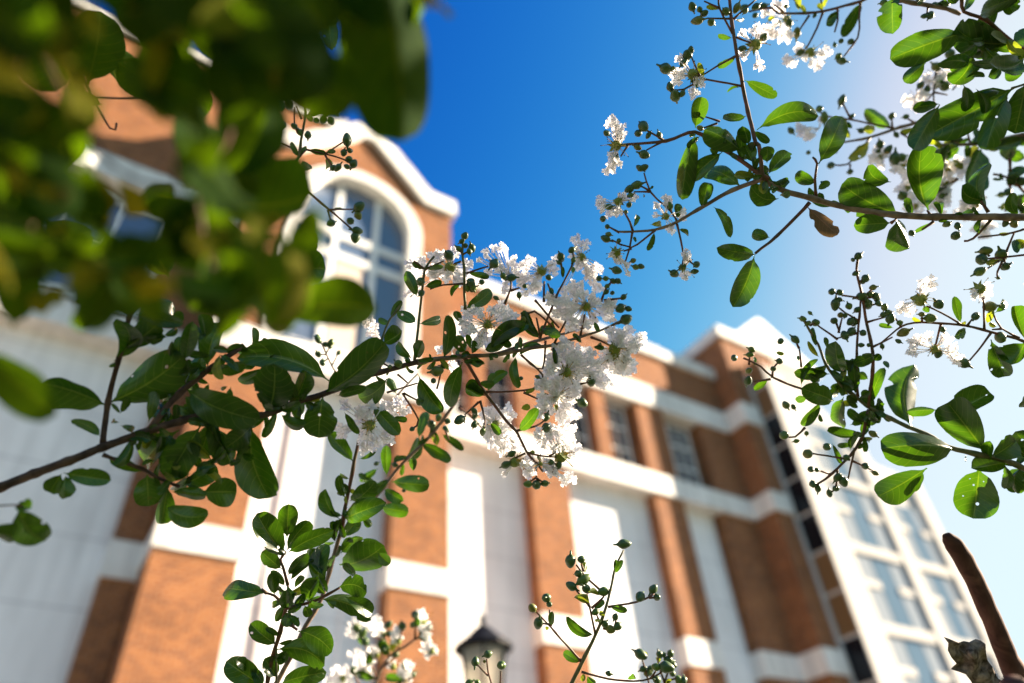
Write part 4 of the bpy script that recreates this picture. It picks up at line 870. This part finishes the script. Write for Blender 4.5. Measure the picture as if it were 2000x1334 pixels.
C2.fill(20, 430, 720, 1000, 1334, (90, 180), [(535, 1290), (560, 1190), (560, 1140), (620, 1175), (650, 1150)])
B_.fill(14, 560, 760, 860, 1120, (60, 130), [(690, 900), (670, 1000), (655, 1060), (640, 1120)])
Bb.fill(10, 700, 900, 820, 1010, (70, 130), [(870, 812), (832, 860), (765, 930)])
Cs = Plant('open spray of round green buds on thin red stalks rising from the bottom centre', 0.60, (1085, 1420), seed=29)
Cs.T(900, 1000).stem([(740, 1680), (820, 1450), (870, 1334), (940, 1180), (1050, 960), (1130, 760), (1180, 560), (1200, 450), (1270, 295)], 5.0, 1.6, GTWIG)
Cs.twigs('940,1165>700,900>590,780 700,890>690,760 1050,960>1010,760>985,640 1010,740>900,610 1020,750>1110,670>1115,650 1090,610>990,520>900,410 960,460>940,400 1150,745>1300,715>1420,690>1510,640 940,1250>1150,1300>1350,1320>1480,1300>1590,1230 1110,910>1160,930 1205,890>1210,840 1480,1300>1520,1240 700,880>640,870 1470,670>1530,670 1080,860>1060,800', 2.4, 1.6)
Cs.buds('1270,250,40 855,380,44 940,370,31 915,480,28 955,530,46 865,580,38 980,600,34 1115,620,38 668,670,38 690,720,25 560,750,34 605,865,40 1500,605,36 1400,660,42 1530,665,28 1205,820,26 1225,890,32 1165,915,34 1125,870,26 1050,780,30 1600,1210,46 1525,1210,30 1155,1260,22 1530,1310,34')
Cs.leaves('1205,480,1262,375,48 1195,450,1212,365,26 960,475,990,385,58,0,y 1000,722,905,620,85,0,y 1085,655,1018,632,48,0,y 1040,755,1115,680,55 1165,745,1312,770,55 1042,958,838,850,75,-0.1 705,887,712,780,52 937,1172,798,1095,75 1295,1305,1392,1265,42 985,1280,1045,1345,65 1060,830,1080,880,50,0,y 1110,800,1090,760,40,0,y 690,900,660,910,30,0,y 960,1260,950,1320,40,0,y')
Fb = Plant('smaller bud spray behind, at the bottom right of the open spray', 0.70, (1290, 1420), seed=31)
Fb.T(900, 1000).stem([(1520, 1700), (1550, 1500), (1590, 1330), (1640, 1170), (1635, 1110)], 2.6, 1.6, TWIG)
Fb.twigs('1530,1560>1460,1300>1410,1130 1590,1330>1700,1290>1740,1310 1590,1330>1540,1180>1550,1110 1450,1250>1420,1225 1640,1200>1660,1190 1560,1420>1680,1340', 2, 1.5)
Fb.buds('1400,1110,42 1550,1110,27 1635,1105,30 1620,1155,32 1660,1190,20 1420,1225,27 1470,1250,27 1650,1260,27 1700,1310,32 1740,1310,27 1445,1260,22 1480,1220,24 1580,1115,22')
Fb.leaves('1420,1150,1440,1100,35,0,y 1545,1180,1540,1130,38,0,y 1480,1260,1450,1210,40,0,y 1620,1350,1600,1290,50,0,y')
D_ = Plant('three bud stalk at the bottom edge in front of the street lamp', 0.60, (972, 1420), seed=33)
D_.T(900, 1000).stem([(290, 1680), (275, 1500), (255, 1400), (215, 1250), (205, 1145)], 2.2, 1.5, TWIG)
D_.twigs('215,1275>130,1190 285,1520>300,1380>312,1240 250,1390>130,1340 265,1450>70,1345', 1.8, 1.4)
D_.buds('210,1110,30 113,1170,34 317,1195,36 65,1330,24 130,1330,22 185,1165,13')
E_ = Plant('out of focus twig with loose white petals at the bottom edge', 0.95, (720, 1430), seed=35)
E_.T(400, 1000).stem([(1280, 1720), (1300, 1500), (1340, 1310), (1440, 1130), (1560, 1050), (1640, 990)], 3.6, 2, BARK)
E_.twigs('1440,1130>1400,950 1340,1310>1270,1100>1230,950 1300,1500>1180,1300>1160,1240 1320,1420>1600,1300 1640,990>1640,820 1640,990>1720,960 1400,1200>1500,1100>1540,900', 2.4, 1.8)
E_.buds('1540,890,32 1640,800,36 1620,880,26 1700,970,32 1750,900,27 1410,1060,32 1490,1110,27 1230,950,32 1190,910,32 1160,1240,32 1620,1270,27 1250,1010,32 1440,950,27 1430,880,27 1370,1020,24 1560,1200,24')
for f in ('1690,830,50 1720,920,60 1680,790,40', '1750,1060,70 1740,1100,50 1720,1010,40', '1370,930,55 1340,840,42 1300,900,40', '1490,980,55 1500,930,40', '1320,1080,50', '1450,1180,45', '1230,1190,80 1200,1110,45 1130,1110,26 1260,1260,60', '1060,1270,80 1100,1330,60 990,1320,60', '1550,1250,60 1590,1200,50 1580,1290,50', '1160,870,45 1250,860,45 1160,960,40 1120,940,30'):
    q = [tuple(map(float, w_.split(','))) for w_ in f.split()]; E_.flower(q[0][0] + 20, q[0][1] + 30, f, 26, 4)
E_.leaves('1460,1100,1480,980,60,0,y 1440,1130,1380,1000,80 1250,1050,1200,940,70 1270,1200,1300,1100,60 1610,1310,1440,1290,70 1640,900,1660,800,60 1340,1300,1180,1250,70')

# ---- bud sprigs at upper left
Pb = Plant('delicate bud sprig hanging in front of the gable peak under the big dark leaves', 0.56, (520, 370), seed=37)
Pb.T(450, 0).stem([(400, 1420), (460, 1320), (535, 1225), (552, 1100), (570, 1000), (585, 880), (570, 790)], 3.6, 2.0, GTWIG)
Pb.stem([(200, 480), (400, 690), (530, 790), (640, 860), (700, 850), (760, 870)], 2.6, 1.8, TWIG, 'side_stem')
Pb.twigs('590,910>690,840 595,1165>740,1200>880,1240>950,1280 740,1200>820,1150>880,1110 740,1210>790,1290>820,1305 490,1160>400,1120>340,1090 555,930>510,830 540,1050>500,980>500,840 535,1230>600,1165 700,850>750,930', 1.9, 1.4)
Pb.buds('455,815,40 400,970,38 500,985,24 540,1030,28 605,1055,28 725,935,32 785,945,32 750,880,27 670,940,24 415,770,22 910,1095,42 885,1190,26 932,1175,22 925,1245,30 960,1280,32 910,1300,22 840,1305,28 800,1310,26')
Pb.leaves('270,560,405,905,95 300,690,215,805,52 530,1222,488,1085,46 540,1212,592,1130,32 600,1170,745,1205,48 750,1195,822,1160,42 740,1215,765,1325,62,0,y 600,900,712,850,62 590,905,640,935,42,0,y 210,520,150,775,95 150,400,300,550,62 770,150,790,375,125 640,0,800,200,130 170,330,90,400,90 760,860,850,890,60 560,1250,620,1330,70')
Pc = Plant('reddish stalk with six green buds in front of the arched window', 0.55, (560, 380), seed=38)
Pc.T(350, 334).stem([(800, 0), (930, 90), (1050, 200), (1160, 290), (1300, 410), (1375, 480)], 2.8, 1.6, TWIG)
Pc.twigs('1180,300>1370,300 1160,300>1180,380 1370,300>1390,330', 1.9, 1.5)
Pc.buds('1403,280,44 1395,345,30 1187,405,30 1335,390,32 1387,465,36 1375,515,36')
Pc.leaves('1190,300,1255,295,22 1010,700,1000,450,160 800,760,1140,770,290')
Ps = Plant('tiny cluster of round buds above the thick left branch, before the cream stone band', 0.72, (655, 730), seed=39)
Ps.T(600, 450).stem([(230, 1110), (200, 1070), (150, 970), (110, 880)], 1.8, 1.3, TWIG)
Ps.twigs('145,960>180,900>185,880 150,970>90,965 190,1060>245,960 160,1000>125,1030', 1.4, 1.1)
Ps.buds('88,855,28 145,890,24 185,875,26 180,910,16 85,965,27 245,955,18 120,1030,27 80,830,22')

# ---- big near leaves, far out of focus, upper left
O_ = Plant('dense clump of very large out of focus leaves in the upper left corner', 0.24, (-60, -200), seed=41, wob=0.0)
O_.T(0, 0, 1)
O_.stem([(-60, -200), (60, 60), (170, 260), (260, 350), (380, 370), (440, 400)], 5, 3, TWIG)
O_.stem([(380, 370), (450, 250), (440, 60), (560, -60)], 4, 4, TWIG, 'side_stem')
O_.stem([(-60, -200), (300, -120), (560, -60), (720, -100)], 6, 5, TWIG, 'side_stem')
O_.stem([(380, 370), (430, 560), (520, 640), (600, 650)], 4, 3, TWIG, 'side_stem')
O_.stem([(60, 60), (20, 300), (60, 450), (-100, 640)], 4, 4, TWIG, 'side_stem')
near = [  # base, tip, width, depth, roll, yellow
 (690, -150, 806, 246, 178, 0.27, 0.5, 0), (660, -60, 760, 130, 150, 0.29, -0.5, 0), (790, -60, 880, 30, 60, 0.25, 0.2, 1),
 (470, -80, 610, 190, 210, 0.22, 0.9, 0), (560, 150, 700, 190, 130, 0.25, 0.9, 0), (600, 60, 590, 215, 90, 0.24, -0.2, 1),
 (400, 50, 290, 165, 62, 0.23, -0.3, 1), (355, 80, 240, 45, 55, 0.22, -0.3, 1), (480, -40, 380, 40, 70, 0.20, -0.3, 1),
 (360, 375, 385, 185, 78, 0.31, 0.0, 2), (440, 350, 530, 190, 130, 0.29, 0.8, 0), (430, 360, 480, 160, 90, 0.27, 0.9, 0),
 (560, 612, 732, 596, 102, 0.32, 0.3, 2), (525, 650, 500, 430, 130, 0.22, 1.0, 0), (535, 650, 596, 490, 38, 0.22, -0.3, 1),
 (350, 400, 360, 525, 95, 0.27, 0.8, 0), (395, 515, 432, 430, 45, 0.26, -0.3, 1), (345, 385, 265, 365, 66, 0.36, 0.6, 0),
 (170, 480, -20, 540, 150, 0.22, 0.4, 2), (-30, 340, 120, 480, 120, 0.22, 0.5, 2), (160, 500, 130, 570, 50, 0.2, -0.3, 1),
 (80, 120, 120, 40, 60, 0.19, -0.2, 1), (90, 110, 180, 255, 48, 0.19, -0.4, 1), (-20, 60, 60, 170, 60, 0.18, -0.3, 1),
 (-60, -40, 90, 120, 160, 0.18, 1.0, 0), (120, -80, 60, 110, 120, 0.2, 0.9, 0), (200, -80, 330, 60, 150, 0.21, 0.9, 0), (320, -80, 470, 60, 160, 0.22, 1.0, 0),
 (-60, 180, 110, 250, 140, 0.2, 1.0, 0), (40, 200, 170, 330, 130, 0.22, 0.9, 0), (0, 280, 120, 420, 140, 0.21, 0.9, 0), (120, 300, 175, 430, 90, 0.23, 0.8, 0),
 (240, 120, 420, 200, 140, 0.24, 0.9, 0), (420, 180, 300, 130, 120, 0.25, 1.0, 0), (440, 60, 480, 230, 120, 0.24, 0.9, 0), (100, 60, 190, 160, 90, 0.2, 0.9, 0),
 (420, 380, 340, 480, 90, 0.27, 0.2, 0), (330, 480, 180, 500, 80, 0.25, 0.8, 0), (200, 370, 160, 450, 60, 0.26, 0.6, 0), (230, 350, 235, 425, 45, 0.27, -0.2, 1), (195, 340, 165, 410, 45, 0.26, -0.2, 1),
 (470, 400, 380, 420, 60, 0.28, -0.2, 1), (440, 360, 360, 300, 70, 0.30, 0.2, 0), (470, 290, 460, 400, 80, 0.30, 0.9, 0), (320, 240, 290, 190, 40, 0.24, -0.3, 1),
 (430, 540, 370, 600, 80, 0.30, 0.9, 0), (440, 560, 520, 520, 90, 0.28, 0.8, 0), (380, 560, 480, 620, 70, 0.30, 0.9, 0), (40, 420, 20, 300, 70, 0.24, 0.9, 0),
 (0, 560, 110, 470, 90, 0.23, 0.2, 0), (120, 470, 180, 540, 60, 0.24, 0.9, 0), (30, 10, 160, -20, 120, 0.2, 0.9, 0), (180, 0, 110, 80, 60, 0.21, -0.3, 1), (-50, 440, 30, 520, 70, 0.2, -0.3, 1),
 (-20, -10, 70, -60, 90, 0.2, 0.9, 0), (540, -60, 640, 60, 120, 0.26, 0.9, 0), (420, 120, 500, 60, 100, 0.22, 0.9, 0), (-30, 250, 60, 330, 80, 0.2, 0.9, 0), (90, 190, 40, 250, 60, 0.2, -0.2, 1),
]
def d_dark(ro): return ro >= 0.8 or ro == 0.5
def near_leaves(pl, rows):
    for (x0, y0, x1, y1, w, d, ro, yl) in rows:
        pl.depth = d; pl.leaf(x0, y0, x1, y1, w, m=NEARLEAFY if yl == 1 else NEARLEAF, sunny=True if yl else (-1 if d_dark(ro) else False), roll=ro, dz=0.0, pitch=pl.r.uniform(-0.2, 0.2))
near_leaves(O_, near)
rn = random.Random(77)
for (xa, xb, ya, yb, n_) in ((-60, 170, 40, 330, 11), (-60, 240, 330, 590, 15), (200, 460, -60, 60, 8), (330, 520, 190, 420, 9), (180, 470, 480, 560, 7), (400, 600, 420, 640, 7), (440, 640, -60, 120, 6), (150, 340, 440, 600, 11), (360, 560, 440, 640, 6)):
    for _ in range(n_):
        x, y = rn.uniform(xa, xb), rn.uniform(ya, yb); an = rn.uniform(0, 6.28); l = rn.uniform(80, 150); yy = (rn.random() < 0.40) or (2 if rn.random() < 0.35 else 0)
        if yy == 1: l *= 0.6
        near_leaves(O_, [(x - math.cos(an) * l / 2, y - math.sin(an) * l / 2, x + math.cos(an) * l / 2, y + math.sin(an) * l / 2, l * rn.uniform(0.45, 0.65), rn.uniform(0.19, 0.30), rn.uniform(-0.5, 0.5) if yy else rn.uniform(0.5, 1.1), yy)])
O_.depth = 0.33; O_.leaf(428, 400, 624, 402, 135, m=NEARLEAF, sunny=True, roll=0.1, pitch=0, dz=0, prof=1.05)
Om = Plant('veined dark leaves glimpsed between the blurred upper left clump', 0.5, (60, -120), seed=43, wob=0.0)
Om.T(0, 0, 1).stem([(60, -120), (150, 120), (215, 250), (228, 240)], 3, 2, TWIG)
Om.stem([(180, 190), (300, 190), (330, 150)], 2.5, 2, TWIG, 'side_stem')
near_leaves(Om, [(172, 165, 205, 25, 95, 0.50, 0.3, 0), (150, 140, 110, 120, 60, 0.5, 0.3, 0), (230, 160, 215, 70, 80, 0.52, 0.7, 0), (330, 190, 240, 130, 80, 0.5, 0.8, 0), (350, 130, 380, 240, 80, 0.48, 0.8, 0),
 (200, 205, 160, 200, 28, 0.5, 0.6, 0), (60, 250, 150, 330, 100, 0.45, 0.8, 0), (100, 350, 20, 400, 100, 0.45, 0.8, 0), (60, 80, 110, 180, 90, 0.45, 0.9, 0), (0, 100, 60, 0, 100, 0.45, 0.6, 0), (380, 0, 470, 110, 110, 0.45, 0.9, 0), (300, 0, 330, 110, 100, 0.45, 0.9, 0), (410, 420, 470, 510, 70, 0.48, 0.8, 0), (330, 540, 290, 470, 60, 0.48, 0.8, 0), (20, 180, 60, 260, 90, 0.45, 0.8, 0), (90, 430, 160, 520, 90, 0.45, 0.6, 0), (30, 440, 80, 350, 80, 0.45, 0.8, 0), (480, 120, 530, 190, 70, 0.46, 0.8, 0)])
Ol = Plant('single blurred leaf poking in at the left edge over the shaded white panel', 0.27, (-120, 640), seed=45, wob=0.0)
Ol.T(0, 0, 1).stem([(-240, 560), (-120, 640), (-70, 680)], 3, 2, TWIG)
Ol.depth = 0.27; Ol.leaf(-80, 675, 108, 812, 85, m=NEARLEAF, roll=0.3, pitch=0, dz=0)
Ob = Plant('drooping twig with two small leaves at the left edge below the thick branch', 0.42, (-100, 980), seed=46, wob=0.0)
Ob.T(0, 900, 6.667).stem([(-700, 560), (-300, 600), (0, 590), (200, 580), (300, 600)], 2.2, 1.6, TWIG)
Ob.twigs('-300,600>-100,900', 2, 1.6)
Ob.leaves('240,610,590,1060,400,0.1 -120,880,230,1030,240 200,590,420,640,180')

# ---- broken trunk at bottom right
Tk = thing('pruned_tree_stub', 'bare brown cut tree limb leaning up from the bottom right corner', 'tree stub', at(1990, 1500, 0.62))
def tk_tube(pts, rad, name, d0, m_, parent, sides=14, cap=True):
    P = [at(x, y, d0) for x, y in pts]; out, rr = [], []
    for i in range(len(P) - 1):
        for k in range(6):
            u = k / 6; out.append(P[i].lerp(P[i+1], u)); rr.append((rad[i] + (rad[i+1] - rad[i]) * u) * d0 / F)
    out.append(P[-1]); rr.append(rad[-1] * d0 / F)
    mb = MB(); mb.tube(out, rr, sides, cap)
    mb.v = [v + Vector((noise.noise(v * 70), noise.noise(v * 70 + Vector((5, 5, 5))), noise.noise(v * 70 + Vector((9, 1, 5))))) * 0.0009 for v in mb.v]
    return mb.build(name, m_, parent, True)
TRUNK, t, b = mat('peeling_brown_bark', rough=0.85, spec=0.2)
tc = t.nodes.new('ShaderNodeTexCoord'); n1 = t.nodes.new('ShaderNodeTexNoise'); n1.inputs['Scale'].default_value = 28; n1.inputs['Detail'].default_value = 8; n1.inputs['Distortion'].default_value = 1.5
rp = t.nodes.new('ShaderNodeValToRGB'); rp.color_ramp.elements[0].position = 0.35; rp.color_ramp.elements[0].color = (0.050, 0.021, 0.016, 1); rp.color_ramp.elements[1].position = 0.7; rp.color_ramp.elements[1].color = (0.15, 0.068, 0.048, 1)
t.links.new(tc.outputs['Object'], n1.inputs['Vector']); t.links.new(n1.outputs['Fac'], rp.inputs[0]); t.links.new(rp.outputs[0], b.inputs['Base Color'])
bp = t.nodes.new('ShaderNodeBump'); bp.inputs['Strength'].default_value = 0.6; bp.inputs['Distance'].default_value = 0.0012; t.links.new(n1.outputs['Fac'], bp.inputs['Height']); t.links.new(bp.outputs[0], b.inputs['Normal'])
tk_tube([(2120, 1640), (2040, 1440), (2000, 1350), (1968, 1285), (1938, 1210), (1906, 1138), (1882, 1092), (1862, 1062), (1850, 1050), (1843, 1046)], [56, 40, 26, 19.5, 18, 17.5, 18, 17, 11.5, 4], 'limb', 0.66, TRUNK, Tk)
tk_tube([(2060, 1600), (1990, 1420), (1950, 1355), (1915, 1325), (1895, 1312)], [60, 40, 26, 16, 6], 'stump', 0.64, TRUNK, Tk)
tk_tube([(2120, 1560), (2050, 1440), (2000, 1370), (1975, 1330)], [90, 66, 44, 20], 'burl', 0.42, TRUNK, Tk)
# torn bark flake
fl = [(1843, 1244), (1850, 1246), (1862, 1251), (1872, 1255), (1882, 1252), (1893, 1254), (1905, 1248), (1916, 1251), (1925, 1258), (1926, 1275), (1929, 1290), (1938, 1302), (1944, 1314), (1952, 1330), (1950, 1345), (1925, 1346), (1903, 1344), (1896, 1330), (1886, 1317), (1872, 1312), (1857, 1307), (1862, 1301), (1868, 1296), (1858, 1284), (1851, 1270), (1852, 1256)]
cxf, cyf = 1900, 1290; NRg = 6; V = []; n = len(fl)
for side in (0.0, 0.004):
    for i in range(1, NRg + 1):
        for x, y in fl:
            X_, Y_ = cxf + (x - cxf) * i / NRg, cyf + (y - cyf) * i / NRg
            V.append(at(X_, Y_, 0.625 + side * (1 if i < NRg else 0.3) + 0.012 * noise.noise(Vector((X_ / 22, Y_ / 30, 3))) + 0.003 * noise.noise(Vector((X_ / 5, Y_ / 9, 8)))) - Vector(Tk.location))
Fc = []
for sdx in (0, 1):
    o_ = sdx * n * NRg
    Fc.append(tuple(range(o_, o_ + n)) if sdx == 0 else tuple(range(o_ + n - 1, o_ - 1, -1)))
    for i in range(NRg - 1):
        for k in range(n):
            a_, b_ = o_ + i * n + k, o_ + i * n + (k + 1) % n
            Fc.append((a_, a_ + n, b_ + n, b_) if sdx == 0 else (a_, b_, b_ + n, a_ + n))
o_ = n * (NRg - 1); p_ = n * NRg + n * (NRg - 1)
for k in range(n): Fc.append((o_ + k, p_ + k, p_ + (k + 1) % n, o_ + (k + 1) % n))
FLAKE, t, b = mat('grey_torn_bark', rough=0.9, spec=0.15); noise_mix(t, b, (0.06, 0.04, 0.03), (0.30, 0.22, 0.18), 160, 7)
new_mesh('bark_flake', V, Fc, FLAKE, Tk, True)

# ---- unseen leaves added out of frame along the sun rays to shade these branches
SH = Plant('unseen leafy tree added out of frame to cast dappled shade on the branches', 1.0, (2600, 300), seed=61, name='added_shade_tree', cat='tree')
def project(p):
    v = p - EYE; z = -v.dot(RZ)
    if z <= 0.02: return None
    return 1000 + F * v.dot(RX) / z, 667 - F * v.dot(RY) / z
prob = {id(O_): 0.4, id(Om): 0.8, id(A_): 0.22, id(C2): 0.4, id(B_): 0.45, id(Bb): 0.4, id(Ob): 0.7, id(Ol): 0.8, id(Pb): 0.7, id(Pc): 0.7, id(G): 0.22, id(Mx): 0.22, id(I): 0.15, id(Cs): 0.3}
sr = random.Random(5); added_crown = MB(); placed = []
for pl, p, ln in list(LEAFPTS):
    if sr.random() > prob.get(id(pl), 0.15): continue
    for rep in range(2 if prob.get(id(pl), 0) > 0.6 else 1):
        t0 = 0.3
        while t0 < 3.5:
            q = p + sd * t0; k = project(q)
            if k is None or k[0] > 2250 or k[1] < -260: break
            t0 += 0.06
        if t0 >= 3.5: continue
        c = p + sd * (t0 + sr.uniform(0.0, 0.35)) + Vector((sr.uniform(-1, 1), sr.uniform(-1, 1), sr.uniform(-1, 1))) * 0.012
        k = project(c)
        if k and -250 < k[0] < 2230 and -250 < k[1] < 1600: continue
        if any((c - o_).length < 0.015 for o_ in placed[-60:]): continue
        placed.append(c)
        Ln = min(0.085, max(0.035, ln * sr.uniform(0.8, 1.25))); ax = sd.cross(Vector((sr.uniform(-1, 1), sr.uniform(-1, 1), sr.uniform(-1, 1)))).normalized()
        n = (sd + Vector((sr.uniform(-1, 1), sr.uniform(-1, 1), sr.uniform(-1, 1))) * 0.5).normalized(); ax = (ax - n * ax.dot(n)).normalized(); sv = n.cross(ax)
        n0 = len(added_crown.v); NU = 8
        for i in range(NU + 1):
            u = i / NU; w_ = Ln * 0.27 * (u ** 0.8 * (1 - u) ** 0.5) / 0.48 if 0 < u < 1 else 0.0
            m_ = c + ax * (Ln * (u - 0.5)) + n * (Ln * 0.1 * (4 * u * (1 - u)))
            added_crown.v += [m_ - sv * w_ + n * w_ * 0.2 - SH.p0, m_ - SH.p0, m_ + sv * w_ + n * w_ * 0.2 - SH.p0]
        for i in range(NU):
            a = n0 + i * 3; added_crown.f += [(a, a + 1, a + 4, a + 3), (a + 1, a + 2, a + 5, a + 4)]
uvc = [((i // 3) % 9 / 8, (i % 3) / 2) for i in range(len(added_crown.v))]
cr = new_mesh('foliage', added_crown.v, added_crown.f, LEAF, SH.root, True, uvc); cr['kind'] = 'stuff'
cen = sum(placed, Vector()) / max(1, len(placed))
mb = MB()
for q in placed[::6]:
    mb.tube([cen - SH.p0, (cen + q) / 2 + Vector((0, 0, 0.03)) - SH.p0, q - SH.p0], [0.006, 0.004, 0.0015], 6)
mb.tube([Vector((cen.x + 0.1, cen.y, 0)) - SH.p0, cen - SH.p0], [0.05, 0.012], 10)
new_mesh('trunk', mb.v, mb.f, BARK, SH.root, True)  # stalks and trunk added to carry the unseen shade leaves
print('crown leaves', len(placed))
